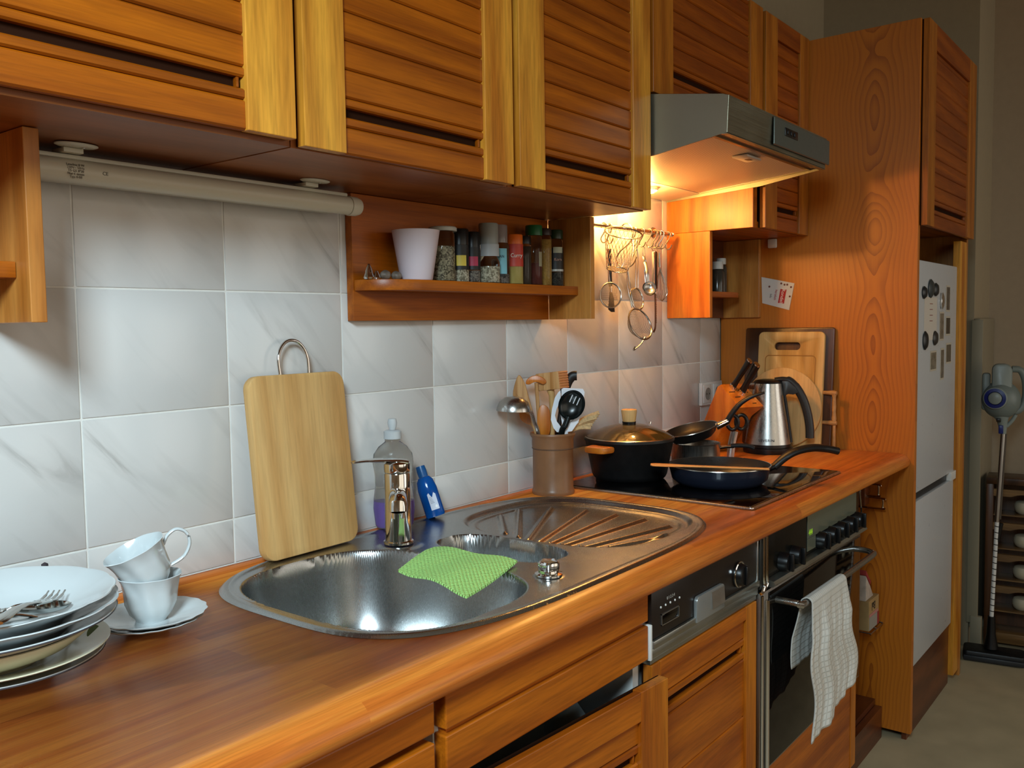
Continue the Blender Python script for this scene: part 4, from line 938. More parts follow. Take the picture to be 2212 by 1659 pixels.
hook_pos = [(1.395, 'S-hook on the rail hidden behind the wire basket, left one', .3), (1.425, 'S-hook on the rail hidden behind the wire basket, right one', -.2), (1.553, 'S-hook holding the small strainer, right of the very large hook', .1), (1.598, 'S-hook holding the measuring spoons', .1), (1.640, 'S-hook holding the dark-handled peeler', .6), (1.672, 'S-hook holding the small whisk', .7), (1.693, 'empty S-hook third from the right end of the rail', .9), (1.712, 'empty S-hook second from the right end of the rail', 1.1), (1.752, 'empty S-hook at the far right end of the rail', .7)]
for x, lb, rz in hook_pos: shook(x, lb, rz=rz)
shook(1.508, 'very large S-hook holding the big wire strainer', big=True)

# wire basket: a real mesh of crossing wires
wbk = thing('wire_basket', 'conical wire mesh frying basket hanging at the left end of the rail', 'basket', (1.395, -.093, 1.50), rot=(radians(3), radians(14), 0))
rt_, rb_, hb_ = .050, .028, .100
MB().tube([(rt_*cos(2*pi*k/32), rt_*sin(2*pi*k/32), .046) for k in range(32)], .0020, 6, closed=True).build('rim', WIRE, wbk)
MB().tube([(rb_*cos(2*pi*k/24), rb_*sin(2*pi*k/24), .046-hb_) for k in range(24)], .0014, 6, closed=True).build('base_ring', WIRE, wbk)
ms = MB()
for sgn in (1, -1):
    for k in range(26):
        pts = []
        for j in range(9):
            u = j/8; a = 2*pi*k/26+sgn*u*1.0; r = rt_+(rb_-rt_)*u; pts.append((r*cos(a), r*sin(a), .046-hb_*u))
        ms.tube(pts, .0005, 4, cap=False)
for k in range(8):
    q = -.027+k*.0077; c = sqrt(max(0, .028**2-q*q)); ms.tube([(q, -c, .046-hb_), (q, c, .046-hb_)], .0005, 4); ms.tube([(-c, q, .046-hb_), (c, q, .046-hb_)], .0005, 4)
o = ms.build('wire_mesh', WIRE, wbk); o['kind'] = 'stuff'
MB().tube(smooth_path([(.01, .049, .046), (.012, .055, .060), (.008, .052, .072), (0, .045, .070)], 4), .0016, 6).build('hanging_loop', WIRE, wbk)

def sieve(name, label, c, R, depth, nrm, hpts, hr=.0016, dbl=0., rimr=.0022, handle_mat=None, fill='#8d7a62'):
    """round strainer: rim ring, dished gauze, handle along hpts (absolute points)"""
    t = thing(name, label, 'strainer', c); nrm = Vector(nrm).normalized()
    q = nrm.to_track_quat('Z', 'Y').to_matrix().to_4x4()
    MB().tube([q @ Vector((R*cos(2*pi*k/36), R*sin(2*pi*k/36), 0)) for k in range(36)], rimr, 8, closed=True).build('rim', WIRE, t)
    g_ = MB(); nn = 13
    for k in range(-nn, nn+1):
        s_ = k/nn*R*.98; L_ = sqrt(max(0, R*R-s_*s_)); 
        if L_ < .002: continue
        for ax2 in (0, 1):
            pts = []
            for j in range(9):
                v = -L_+2*L_*j/8; d = -depth*(1-(s_*s_+v*v)/(R*R)); pts.append(q @ Vector((s_, v, d) if ax2 == 0 else (v, s_, d)))
            g_.tube(pts, .00035, 3, cap=False)
    o = g_.build('gauze', WIRE, t); o['kind'] = 'stuff'
    P_ = [Vector(p)-Vector(c) for p in hpts]
    if dbl:
        for sg in (-1, 1): MB().tube(smooth_path([p+Vector((sg*dbl*min(1, i+.15), 0, 0)) for i, p in enumerate(P_)], 4), hr, 8).build('handle_wire', WIRE, t)
    else: MB().tube(smooth_path(P_, 4), hr, 8).build('handle_wire', WIRE, t)
    return t
sieve('tea_strainer', 'small round strainer on a chain below the wire basket', (1.398, -.060, 1.382), .033, .010, (-.5, -1, .05), [(1.399, -.050, 1.518), (1.400, -.052, 1.46), (1.402, -.055, 1.417)], .0011)
sieve('hanging_strainer', 'narrow wire strainer hanging fourth along the rail, seen nearly edge-on', (1.536, -.060, 1.374), .031, .018, (-.05, -1, .2), [(1.553, -.050, 1.519), (1.551, -.052, 1.49), (1.545, -.055, 1.450), (1.541, -.057, 1.405)], .0016, dbl=.0065)
sieve('large_strainer', 'largest wire strainer with hooked foot, hanging lowest from the big S-hook', (1.505, -.088, 1.304), .045, .034, (-.15, -1, .40), [(1.508, -.046, 1.460), (1.507, -.05, 1.42), (1.505, -.058, 1.380), (1.512, -.062, 1.350)], .0020, dbl=.0055, rimr=.0025)
MB().tube(smooth_path([(1.510, -.100, 1.268), (1.492, -.098, 1.250), (1.474, -.092, 1.238), (1.464, -.090, 1.234), (1.470, -.092, 1.243)], 4), .0022, 8).build('foot_hook', WIRE, [o for o in bpy.data.objects if o.name == 'large_strainer'][0], world=True)
# chain links for the strainer loops
def chain(parent, p0, p1, n, mat=WIRE):
    p0, p1 = Vector(p0), Vector(p1)
    for k in range(n):
        c = p0.lerp(p1, (k+.5)/n); hl_ = (p1-p0).length/n*.62; a = k % 2
        MB().tube([(c.x+(.0016*cos(t) if a else 0), c.y+(0 if a else .0016*cos(t)), c.z+hl_*sin(t)) for t in [2*pi*j/10 for j in range(10)]], .0004, 4, closed=True).build('chain_link', mat, parent, world=True)
# spatula / black handled tool behind the basket
bh = thing('palette_turner', 'black-handled turner hanging behind the tea strainer', 'utensil', (1.432, -.055, 1.505))
MB().tube(smooth_path([(1.432, -.036, 1.508), (1.433, -.036, 1.47), (1.435, -.036, 1.425), (1.437, -.036, 1.408)], 4), [(.0075, .004)]*13, 10, flat=(0, 1, 0)).build('handle', BLACKP, bh, world=True)
MB().tube([(1.437, -.036, 1.4075), (1.438, -.036, 1.392)], .0035, 8).build('ferrule', WIRE, bh, world=True)
MB().prism([(1.433, 1.3915), (1.443, 1.3915), (1.452, 1.375), (1.456, 1.338), (1.440, 1.338), (1.425, 1.345)], -.037, -.035, 'y').build('blade', BLACKM, bh, world=True)
ms_ = thing('measuring_spoons', 'bunch of small steel measuring spoons hanging mid-rail', 'spoons', (1.598, -.06, 1.52))
for k, (dx, dz, R, dy) in enumerate(((-.010, 0, .019, -.013), (.006, -.004, .0185, -.004), (.014, .002, .016, .006))):
    c = Vector((1.592+dx, -.062+dy, 1.406+dz)); nrm = Vector((-.75, -.75, .35)).normalized(); q = nrm.to_track_quat('Z', 'Y').to_matrix().to_4x4(); q.translation = c
    sp3 = MB().lathe([(R, 0), (R*.92, -R*.35), (R*.6, -R*.62), (0, -R*.75), (0, -R*.70), (R*.58, -R*.56), (R*.88, -R*.3), (R*.96, .0008)], 28, q).build('spoon_bowl', STEEL, ms_, world=True)
    MB().tube(smooth_path([c+Vector((.004, .008, R*.9)), c+Vector((.004, .010, .045)), (1.597, -.052, 1.480), (1.598, -.047, 1.4965)], 4), [(.0042, .0009)]*13, 8, flat=(.7, .7, 0)).build('spoon_handle', STEEL, ms_, world=True)
MB().tube([(1.598+.007*cos(a), -.0475, 1.5085+.0135*sin(a)) for a in [2*pi*j/24 for j in range(24)]], .0009, 6, closed=True).build('ring', WIRE, ms_, world=True)
pe = thing('peeler', 'dark square-handled peeler with twisted steel shaft, right of the measuring spoons', 'utensil', (1.646, -.05, 1.52))
MB().box(1.642, 1.656, -.060, -.050, 1.405, 1.512, .002).build('handle', BLACKP, pe, world=True)
MB().box(1.637, 1.6418, -.059, -.051, 1.406, 1.511, .001).build('handle_side', CHROME, pe, world=True)
MB().tube([(1.648, -.050, 1.5125), (1.646, -.045, 1.522)], .0012, 6).build('hanging_loop', WIRE, pe, world=True)
MB().tube([(1.648, -.055, 1.4045), (1.648, -.055, 1.392)], .003, 8).build('neck', WIRE, pe, world=True)
MB().tube(smooth_path([(1.648, -.055, 1.3915), (1.650, -.055, 1.36), (1.650, -.055, 1.31), (1.647, -.055, 1.290), (1.638, -.055, 1.281)], 4), [(.0042, .0018)]*17, 8, flat=(0, 1, 0)).build('blade', plain('copper_brown', '#5e3a28', .35, .7), pe, world=True)
tw = MB()
for k in range(16): tw.tube([(1.6465, -.0575, 1.388-k*.0052), (1.6535, -.0575, 1.385-k*.0052)], .0007, 4)
o = tw.build('serration', WIRE, pe, world=True); o['kind'] = 'stuff'
wh = thing('whisk', 'small wire whisk hanging right of the peeler', 'whisk', (1.680, -.05, 1.52))
MB().tube([(1.677, -.052, 1.510), (1.679, -.053, 1.468)], .0040, 12).build('handle', WIRE, wh, world=True)
MB().tube([(1.6775, -.052, 1.5105), (1.676, -.045, 1.522)], .001, 6).build('hanging_loop', WIRE, wh, world=True)
for k in range(5):
    a = pi*k/5; pts = []
    for j in range(13):
        u = j/12; s_ = 1 if u < .5 else -1; v = u*2 if u < .5 else 2-u*2
        r = .0175*sin(pi*min(v*.62, 1))**1.2 if v < 1 else .0175*sin(pi*.62); z = -v*.092
        if j == 6: r = 0; z = -.098
        pts.append((1.681+v*.012+s_*r*cos(a), -.053+s_*r*sin(a), 1.4675+z))
    MB().tube(smooth_path(pts, 2), .0007, 5).build('whisk_wire', WIRE, wh, world=True)

# ------------------------------------------------------------------ spice shelf
ZS = 1.3985
cup_ = thing('plastic_cup', 'pale pinkish-white tapered plastic cup on the spice shelf', 'cup', (.648, -.072, ZS))
MB().lathe([(0, 0), (.031, 0), (.0325, .002), (.0475, .0965), (.0480, .0980), (.0465, .0980), (.031, .004), (0, .003)], 48).build('body', plain('pink_white_plastic', '#c8bcc2', .45), cup_)
for n_, (nm, x, y, lb, kind) in enumerate((('salt_shaker', .542, -.048, 'tiny chrome figure-shaped shaker at the left end of the spice shelf', 'a'),)):
    t = thing(nm, lb, 'shaker', (x, y, ZS)); MB().lathe([(0, 0), (.010, 0), (.0115, .004), (.008, .012), (.0075, .016), (.0045, .024), (.002, .029), (0, .030)], 20).build('body', CHROME, t)
    MB().lathe([(0, 0), (.008, 0), (.009, .003), (.006, .010), (.003, .016), (0, .017)], 16, Matrix.Translation((.014, -.006, 0))).build('base_lobe', CHROME, t)
pbm = plain('pebble', '#6f6357', .55, noise=.5, nscale=90, bump=.3)
for k, (x, y, a, b_, c) in enumerate(((.573, -.060, .011, .009, .0095), (.597, -.066, .012, .009, .0085))):
    bm = bmesh.new(); bmesh.ops.create_icosphere(bm, subdivisions=3, radius=1)
    for v in bm.verts:
        f = 1+.12*sin(3*v.co.x+k)+.08*sin(5*v.co.y); v.co = Vector((v.co.x*a*f, v.co.y*b_*f, max(-c*.9, v.co.z*c*f)+c*.9))
    tag(MB().bm(bm).build('pebble', pbm, loc=(x, y, ZS)), ['greyish speckled pebble right of the chrome shaker', 'brown speckled pebble leaning against the plastic cup'][k], 'pebble', 'pebbles on the spice shelf')
GLS = plain('clear_glass', '#eef2ee', .03, 0, .5, trans=1.0, ior=1.25)
def filler(name, a, b_, sc=420):
    m_, t, b = nmat(name); N = t.nodes.new; L = t.links.new
    tc = N('ShaderNodeTexCoord'); v = N('ShaderNodeTexVoronoi'); v.inputs['Scale'].default_value = sc; L(tc.outputs['Object'], v.inputs['Vector'])
    cr = N('ShaderNodeValToRGB'); cr.color_ramp.elements[0].color = lin(a); cr.color_ramp.elements[1].color = lin(b_); cr.color_ramp.elements[0].position = .25; cr.color_ramp.elements[1].position = .7
    L(v.outputs['Color'], cr.inputs[0]); L(cr.outputs[0], b.inputs['Base Color']); b.inputs['Roughness'].default_value = .8; return m_
HERB = filler('dried_herbs', '#4a4230', '#a89c80', 330); GRAIN = filler('pale_grains', '#7a705c', '#d0c6ae', 330); GREYG = filler('grey_grains', '#38322e', '#8c8278', 400)
CURRY = plain('curry_powder', '#b8a25c', .9); DKP = plain('dark_powder', '#3c2c20', .9, noise=.3, nscale=300); REDP = plain('red_powder', '#5e2218', .9, noise=.3, nscale=300); YELP = plain('yellow_powder', '#a8803a', .9, noise=.3, nscale=300); BLKG = filler('black_grains', '#141210', '#4a443c', 400)
def jar(label, x, y, r, h, content, fill_h, cap, cap_h, cap_r, lab=None, neck=None, name='spice_jar', octo=False):
    t = thing(name, label, 'spice jar', (x, y, ZS), -.62, 'spice jars on the shelf')
    n = 8 if octo else 32
    hs_ = h-cap_h
    pr = [(0, 0), (r*.94, 0), (r, .002)]
    if neck: pr += [(r, neck[0]), (neck[1], neck[0]+.012), (neck[1], hs_)]
    else: pr += [(r, hs_-.006), (r*.88, hs_)]
    pr += [(0, hs_)]
    MB().lathe(pr, n if not octo else 12).build('glass', GLS, t, smooth=20 if octo else 40)
    ri = r-.0016
    fh = min(fill_h, hs_-.004)
    MB().lathe([(0, .0022), (ri*.95, .0022), (ri, .004)]+([(ri, min(fh, neck[0])), (min(neck[1]-.0014, ri), max(min(fh, neck[0])+.0005, fh))] if neck and fh > neck[0] else [(ri, fh)])+[(0, fh+.001)], 24).build('contents', content, t)
    if cap: MB().lathe([(0, hs_+.0003), (cap_r, hs_+.0003), (cap_r, hs_+cap_h-.002), (cap_r*.93, hs_+cap_h), (0, hs_+cap_h)], 32).build('lid', cap, t)
    if lab:
        for (z0, z1, col, a0, a1) in lab:
            vs = []; 
            k_ = 14; rr_ = r+.0004
            for j in range(k_+1):
                a = radians(a0+(a1-a0)*j/k_); vs += [(rr_*cos(a), rr_*sin(a), z0), (rr_*cos(a), rr_*sin(a), z1)]
            fs = [(2*j, 2*j+2, 2*j+3, 2*j+1) for j in range(k_)]
            vs += [(v[0]*(1-.0008/r), v[1]*(1-.0008/r), v[2]) for v in vs]; o_ = 2*(k_+1)
            fs += [tuple(i+o_ for i in f[::-1]) for f in fs]+[(0, 1, 1+o_, o_), (2*k_, 2*k_+o_, 2*k_+1+o_, 2*k_+1)]
            MB().add(vs, fs).build('label', plain('label'+col, col, .5), t)
    return t
GREYCAP = plain('grey_cap', '#8a8c86', .45); WCAP = plain('white_cap', '#b4b6b0', .45); ORC = plain('orange_cap', '#d8661a', .4); GRC = plain('green_cap', '#1c5a30', .4); CLC = plain('clear_cap', '#b8b0ae', .2, trans=.6)
jar('tall jar of dried herbs with a flat white lid, right of the plastic cup', .733, -.066, .0255, .112, HERB, .072, WCAP, .009, .030)
jar('black-capped spice jar with a yellow label', .786, -.066, .0195, .112, GRAIN, .026, BLACKP, .034, .0195, [(.026, .078, '#0e0e0e', -150, -30), (.034, .056, '#c8b040', -125, -60)])
jar('black-capped spice jar with a crimson label', .830, -.063, .0175, .109, GREYG, .026, BLACKP, .034, .0175, [(.028, .076, '#0e0e0e', -150, -30), (.036, .056, '#a82848', -125, -60)])
jar('spice grinder with a tall grey cap and silver label', .873, -.074, .0245, .130, GRAIN, .036, GREYCAP, .046, .0215, [(.058, .084, '#9a9c9c', -150, -40)], neck=(.046, .0185))
jar('spice grinder with clear cap and light blue label', .923, -.064, .0225, .131, GREYG, .022, CLC, .040, .0185, [(.022, .078, '#6ea8b4', -150, -60), (.016, .0218, '#101010', -140, -70)])
cj = jar('orange-capped curry powder jar with red label', .966, -.072, .0205, .112, CURRY, .044, ORC, .022, .0200, [(.040, .090, '#b03424', -160, -20)])
jar('slim spice tube of dark powder with black lid, right of the curry jar', 1.012, -.064, .0180, .112, DKP, .088, BLACKP, .018, .0182)
jar('slim spice tube with a green lid and reddish powder', 1.050, -.066, .0190, .140, REDP, .052, GRC, .024, .0200, [(.044, .078, '#8c8468', -70, -35)])
jar('slim spice tube of yellow powder with dark lid', 1.096, -.062, .0180, .136, YELP, .110, plain('brown_cap', '#2a1c18', .4), .016, .0182)
kj = jar('slim black-labelled jar of peppercorns at the right end of the spice row', 1.140, -.064, .0190, .136, BLKG, .034, plain('dark_green_cap', '#20301c', .35), .022, .0186, [(.036, .092, '#14110e', -160, -10), (.080, .094, '#a8ac94', -125, -50), (.036, .041, '#c4c4bc', -150, -30)])
WPR = plain('white_print', '#d8d2c4', .6)
def jt(t, s_, size, z, r, ang, mat=WPR, sx=.9):
    a = radians(ang); p = (r*cos(a), r*sin(a), z); text(s_, size, mat, t, 'lettering', facing((cos(a), sin(a), 0), loc=p), .0005, sx)
jt(cj, 'Curry', .0125, .064, .0213, -92)
jt(kj, 'Korn', .0100, .064, .0199, -92, plain('red_print', '#b08878', .6)); 
jt([o for o in bpy.data.objects if o.get('label', '').startswith('spice grinder with clear')][0], 'MAN', .0085, .060, .0234, -100, BLACKP)
# bottles on the dark corner shelf
for k, (x, y, r, h, ch, lb) in enumerate(((2.045, -.062, .022, .098, .024, 'larger white-capped jar in the dark corner shelf'), (1.985, -.052, .020, .072, .018, 'smaller white-capped jar at the left in the dark corner shelf'), (2.100, -.050, .018, .112, .02, 'tall thin white-capped jar at the back of the dark corner shelf'))):
    t = thing('spice_jar', lb, 'spice jar', (x, y, 1.4025), 0, 'jars on the dark corner shelf')
    MB().lathe([(0, 0), (r, 0), (r, h-ch-.012), (r*.75, h-ch-.002), (0, h-ch-.002)], 28).build('glass', plain('dim_glass', '#4c4a42', .15, trans=.5), t)
    MB().lathe([(0, h-ch), (r*.85, h-ch), (r*.85, h-.002), (r*.8, h), (0, h)], 28).build('lid', WCAP, t)

# ------------------------------------------------------------------ crock of utensils
CR = plain('stoneware_brown', '#845a3a', .38, noise=.25, nscale=14)
crk = thing('utensil_crock', 'brown stoneware crock full of cooking utensils beside the drainer', 'crock', (1.096, -.081, .9004))
MB().lathe([(0, 0), (.0505, 0), (.0515, .004), (.0505, .010), (.0488, .014), (.0488, .108), (.0500, .112), (.0500, .134), (.0535, .139), (.0555, .143), (.0540, .147), (.050, .147), (.0465, .140), (.0455, .010), (0, .008)], 56).build('body', CR, crk)
MB().lathe([(.0490, .1085), (.0506, .1095), (.0506, .1110), (.0490, .1125)], 56).build('incised_ring', plain('stoneware_dark', '#5c4230', .45), crk)
FR = -.9502; RTv = Vector((cos(FR), sin(FR), 0)); FWv = Vector((-sin(FR), cos(FR), 0)); CC = Vector((1.096, -.081, .9))
def L3(u, z, f=0.): return (u, f, z)
def util(name, label, cat): return thing(name, label, cat, (CC.x, CC.y, .9), FR, 'utensils in the brown crock')
def flatpoly(pts, f0, f1, c=.001, k=4): return MB().prism(sm2(pts, k), f0, f1, 'y', c)
# wooden spoon (oval pointed bowl)
t = util('wooden_spoon', 'wooden spoon with pointed oval bowl, tallest at the left in the crock', 'spoon')
flatpoly([(-.0500, .190), (-.068, .200), (-.090, .225), (-.093, .250), (-.080, .287), (-.066, .270), (-.056, .235), (-.046, .195)], -.022, -.013, .003).build('bowl', BEECH, t)
MB().tube(smooth_path([(-.050, -.017, .195), (-.040, -.012, .15), (-.015, .0, .05), (-.010, 0, .02)], 4), .0052, 10).build('handle', BEECH, t)
t = util('wooden_spoon', 'darker wooden spoon low in the crock behind the ladle handle', 'spoon')
flatpoly([(-.052, .165), (-.074, .175), (-.080, .195), (-.070, .212), (-.052, .205), (-.042, .180)], .004, .011, .002).build('bowl', OLIVE, t)
MB().tube(smooth_path([(-.052, .007, .170), (-.040, .004, .145), (-.030, .0, .04)], 4), .0045, 10).build('handle', BEECH, t)
t = util('soup_ladle', 'steel soup ladle hanging its dome over the left rim of the crock', 'ladle')
q = Matrix.Translation((-.0905, -.068, .207)) @ Matrix.Rotation(radians(2), 4, 'Y')
MB().lathe([(.0405, 0), (.0400, .006), (.0340, .021), (.021, .031), (0, .0345), (0, .0333), (.020, .0298), (.033, .0200), (.0388, .006), (.0392, 0)], 40, q).build('bowl', STEEL, t)
MB().tube(smooth_path([(-.060, -.060, .209), (-.050, -.050, .200), (-.044, -.036, .178), (-.035, -.024, .150), (-.020, -.008, .05)], 5), [(.0045, .0022)]*21, 10, flat=(0, 1, 0)).build('handle', STEEL, t)
t = util('wooden_stirrer', 'thin wooden stick with a small mushroom-shaped end in the crock', 'utensil')
flatpoly([(-.063, .266), (-.060, .276), (-.048, .284), (-.033, .285), (-.018, .277), (-.014, .268), (-.022, .264), (-.033, .269), (-.044, .269), (-.054, .264)], -.012, .0, .002, 3).build('head', OLIVE, t)
MB().tube([(-.038, -.006, .268), (-.034, -.004, .20), (-.026, 0, .06)], .0046, 10).build('handle', BEECH, t)
t = util('meat_mallet', 'wooden meat mallet with toothed faces sticking up from the crock', 'mallet')
Tm = Matrix.Translation((.000, .006, .271)) @ Matrix.Rotation(radians(-36), 4, 'Z') @ Matrix.Rotation(radians(-7), 4, 'Y')
MB().box(-.034, .034, -.019, .019, -.021, .021, .002, T=Tm).build('head', BEECH, t)
for sx_ in (1,):
    th2 = MB()
    for i in range(7):
        for j in range(7):
            cy_, cz_ = -.0165+i*.0055, -.018+j*.006
            th2.add([(.034, cy_-.0024, cz_-.0026), (.034, cy_+.0024, cz_-.0026), (.034, cy_+.0024, cz_+.0026), (.034, cy_-.0024, cz_+.0026), (.0372, cy_, cz_)], [(0, 1, 4), (1, 2, 4), (2, 3, 4), (3, 0, 4)], Tm)
    o = th2.build('teeth', OLIVE, t, smooth=0); o['kind'] = 'stuff'
MB().tube([(-.004, .004, .2495), (-.001, .004, .236), (.000, .003, .18), (-.004, .0, .06)], [.0095, .0075, .0065, .006], 14).build('handle', MAPLE, t)
t = util('wooden_spatula', 'flat wooden spatula blade standing in the middle of the crock', 'spatula')
flatpoly([(-.034, .145), (-.036, .190), (-.028, .213), (-.014, .212), (-.006, .195), (-.008, .145)], -.014, -.008, .001).build('blade', OLIVE, t)
MB().tube([(-.021, -.011, .146), (-.016, -.006, .05)], [(.010, .003), (.006, .003)], 10, flat=(0, 1, 0)).build('handle', BEECH, t)
t = util('black_turner', 'utensil with thick black curved handle behind the white spatula', 'utensil')
MB().tube(smooth_path([(.008, .018, .060), (.014, .020, .15), (.026, .022, .225), (.036, .022, .262), (.048, .022, .280), (.060, .022, .282)], 5), [(.006, .006)]*12+[(.0115, .008)]*14, 14, flat=(0, 1, 0)).build('handle', BLACKM, t)
t = util('white_spatula', 'white plastic slotted spatula behind the black slotted spoon', 'spatula')
WSP = plain('bright_white_plastic', '#e2e4ea', .35)
for nm_, poly in (('blade_left', [(.010, .150), (.002, .160), (-.004, .180), (-.001, .205), (.006, .232), (.014, .245), (.020, .250), (.020, .228), (.010, .205), (.006, .190), (.010, .176), (.018, .165), (.026, .150)]),
                  ('blade_right', [(.034, .150), (.046, .152), (.062, .175), (.072, .205), (.077, .245), (.073, .253), (.022, .256), (.022, .230), (.060, .230), (.060, .200), (.050, .178), (.038, .170)])):
    MB().prism(poly, -.020, -.0172, 'y').build(nm_, WSP, t)
MB().prism([(.014, .228), (.062, .228), (.062, .172), (.050, .160), (.024, .160)], -.0171, -.0155, 'y').build('blade_back', WSP, t)
MB().tube([(.030, -.016, .158), (.018, -.008, .05)], [(.008, .003)]*2, 10, flat=(0, 1, 0)).build('handle', WSP, t)
t = util('slotted_spoon', 'black slotted serving spoon in front in the crock', 'spoon')
Tq = Matrix.Translation((.0455, -.040, .2165)) @ Matrix.Rotation(radians(24), 4, 'Y') @ Matrix.Rotation(radians(90), 4, 'X') @ Matrix.Diagonal((.031, .036, .016, 1))
prf = [(1.0, 0), (.93, -.35), (.7, -.75), (.35, -.96), (0, -1), (0, -.85), (.34, -.82), (.66, -.62), (.88, -.28), (.95, 0)]
o = MB().lathe([(r, z) for r, z in prf], 36, Tq).build('bowl', plain('black_nylon', '#0e1414', .25), t)
def spsurf(q_):
    # point on the dish's inner face for local unit coords (a, b_)
    a_, b2 = q_; dd = .85*sqrt(max(0, 1-a_*a_-b2*b2)); return Tq @ Vector((a_, b2, -dd+.09))
for k in range(3):
    a_ = -.22+.30*k
    MB().tube([spsurf((a_, .10)), spsurf((a_, .35)), spsurf((a_, .62))], .0013, 8).build('slot', WSP, o)
MB().tube(smooth_path([(.038, -.038, .190), (.030, -.032, .168), (.020, -.024, .145), (.008, -.008, .05)], 4), [(.007, .004)]*13, 12, flat=(0, 1, 0)).build('handle', plain('black_nylon', '#0e1414', .25), t)
t = util('pastry_brush', 'pale bristle brush fanning out over the right rim of the crock', 'brush')
for k in range(7):
    u = k/6; p0 = Vector((.040+.004*u, .002, .150+.010*u)); p1 = Vector((.092+.020*u, .000+.01*sin(k), .158+.042*u-.006*u*u))
    MB().tube(smooth_path([p0, p0.lerp(p1, .5)+Vector((0, 0, .004)), p1], 3), [(.0036, .005)]*7, 8).build('bristle_bundle', plain('straw', '#c8a878', .8, noise=.3, nscale=200), t)
MB().tube([(.042, .002, .155), (.026, .0, .05)], .006, 10).build('handle', BEECH, t)

# ------------------------------------------------------------------ big maple board with steel loop
bd = thing('chopping_board', 'large pale wooden chopping board with steel loop handle leaning behind the sink', 'board', (.379, -.066, .9062)); bd.rotation_euler = (radians(-6.0), 0, radians(1.2))
MB().prism(rrect(-.108, .108, 0, .321, .024), 0, .019, 'y', .003).build('panel', MAPLE, bd)
lp = [(-.032, .0095, .3150), (-.0335, .0095, .345), (-.028, .0095, .364), (-.015, .0095, .378), (0, .0095, .382), (.015, .0095, .378), (.028, .0095, .364), (.0335, .0095, .345), (.032, .0095, .3150)]
MB().tube(smooth_path(lp, 4), .0032, 10).build('loop_handle', CHROME, bd)

# ------------------------------------------------------------------ bottles behind the tap
CPL = plain('clear_plastic', '#e6ecec', .08, 0, .5, trans=.95, ior=1.12)
sb = thing('dish_soap_bottle', 'clear waisted dish soap bottle with a little violet liquid behind the tap', 'bottle', (.597, -.0455, .9060), -.7719)
T = Matrix.Diagonal((1, .66, 1, 1))
pr = [(0, 0), (.034, 0), (.038, .006), (.0415, .040), (.0400, .060), (.0365, .085), (.0370, .105), (.0405, .130), (.0385, .148), (.028, .163), (.016, .172), (.0152, .178)]
MB().lathe(pr+[(0, .178)], 40, T).build('bottle_wall', CPL, sb)
MB().lathe([(0, .002), (.032, .002), (.0362, .008), (.0395, .040), (.0388, .054), (0, .054)], 40, T).build('liquid', plain('violet_liquid', '#8a5cc8', .15, trans=.45, ior=1.33), sb)
MB().lathe([(0, .1785), (.0175, .1785), (.0175, .193), (.013, .1955), (0, .1955)], 28).build('cap', plain('clear_cap_white', '#d0d4d6', .25, trans=.35), sb)
MB().lathe([(0, .196), (.0065, .196), (.0085, .203), (.0095, .210), (.008, .218), (.0, .219)], 20).build('nozzle', plain('clear_cap_white', '#d0d4d6', .25), sb)
bbx = plain('blue_gel_plastic', '#0c4f9c', .12, trans=.25, ior=1.3)
bb_ = thing('blue_bottle', 'small translucent blue bottle leaning against the tiles right of the tap', 'bottle', (.712, -.052, .9075), rot=(radians(-11), radians(-17), -.8121))
MB().lathe([(0, 0), (.0185, 0), (.0205, .003), (.0205, .060), (.0175, .078), (.0120, .086), (0, .086)], 32, Matrix.Diagonal((1, .62, 1, 1))).build('bottle_wall', bbx, bb_)
MB().lathe([(0, .0865), (.0100, .0865), (.0105, .100), (.0095, .1105), (0, .111)], 24, Matrix.Diagonal((1, .75, 1, 1))).build('cap', plain('blue_cap', '#0a4a80', .3), bb_)
lb_ = MB().prism([(-.004, .014), (.0135, .014), (.0135, .046), (.010, .050), (.0045, .040), (-.0005, .051), (-.004, .048)], -.01305, -.01225, 'y').build('label', plain('label_white', '#c6cad8', .5), bb_)
MB().prism([(.0085, .0165), (.0115, .0205), (.0085, .0245), (.0055, .0205)], -.01335, -.0131, 'y').build('hazard_diamond', plain('label_white2', '#e8e4e4', .5), lb_)
for k in range(5): MB().box(-.002, .007-k*.001, -.01335, -.0131, .0285+k*.003, .0292+k*.003).build('print_line', plain('grey_print', '#6a7080', .6), lb_)

# ------------------------------------------------------------------ crockery at the left
def swirl(amp, n, tw): return lambda t, r, z: 1+amp*sin(n*t+tw*z)
def plate(name, label, cx, cy, z0, rb, rr, hz, mat=CHINA, scal=0., nsc=12, rim_col=None, group=None, cat='plate', deep=.35, rz=0):
    t = thing(name, label, cat, (cx, cy, z0), rz, group)
    th = .0032
    f = (lambda tt, r, z: 1+(scal*(abs(cos(nsc*tt/2))**.7)*max(0, (r-rr*.8)/(rr*.2)) if scal and r > rr*.8 else 0))
    zi = hz*deep
    pr = [(0, .0015), (rb*.86, .0015), (rb*.88, 0), (rb, 0), (rb*1.04, .002), (rb*1.22, zi+.002), (rr*.80, zi+(hz-zi)*.35), (rr*.98, hz-.003), (rr, hz-.0012), (rr*.995, hz), (rr*.97, hz-.0006), (rr*.80, zi+(hz-zi)*.35+th), (rb*1.20, zi+.0035), (rb*.98, .0055), (0, .005)]
    MB().lathe(pr, 144 if scal else 72, mod=f if scal else None).build('body', mat, t, smooth=50)
    if rim_col: MB().lathe([(rr*1.0005, hz-.0030), (rr*1.006, hz-.0022), (rr*1.004, hz-.0008), (rr*.999, hz-.0012)], 96).build('rim_line', plain('rim_blue', rim_col, .3), t)
    return t
PX, PY = -.215, -.195
YEL = plain('cream_china', '#d2cdb2', .2, coat=.2)
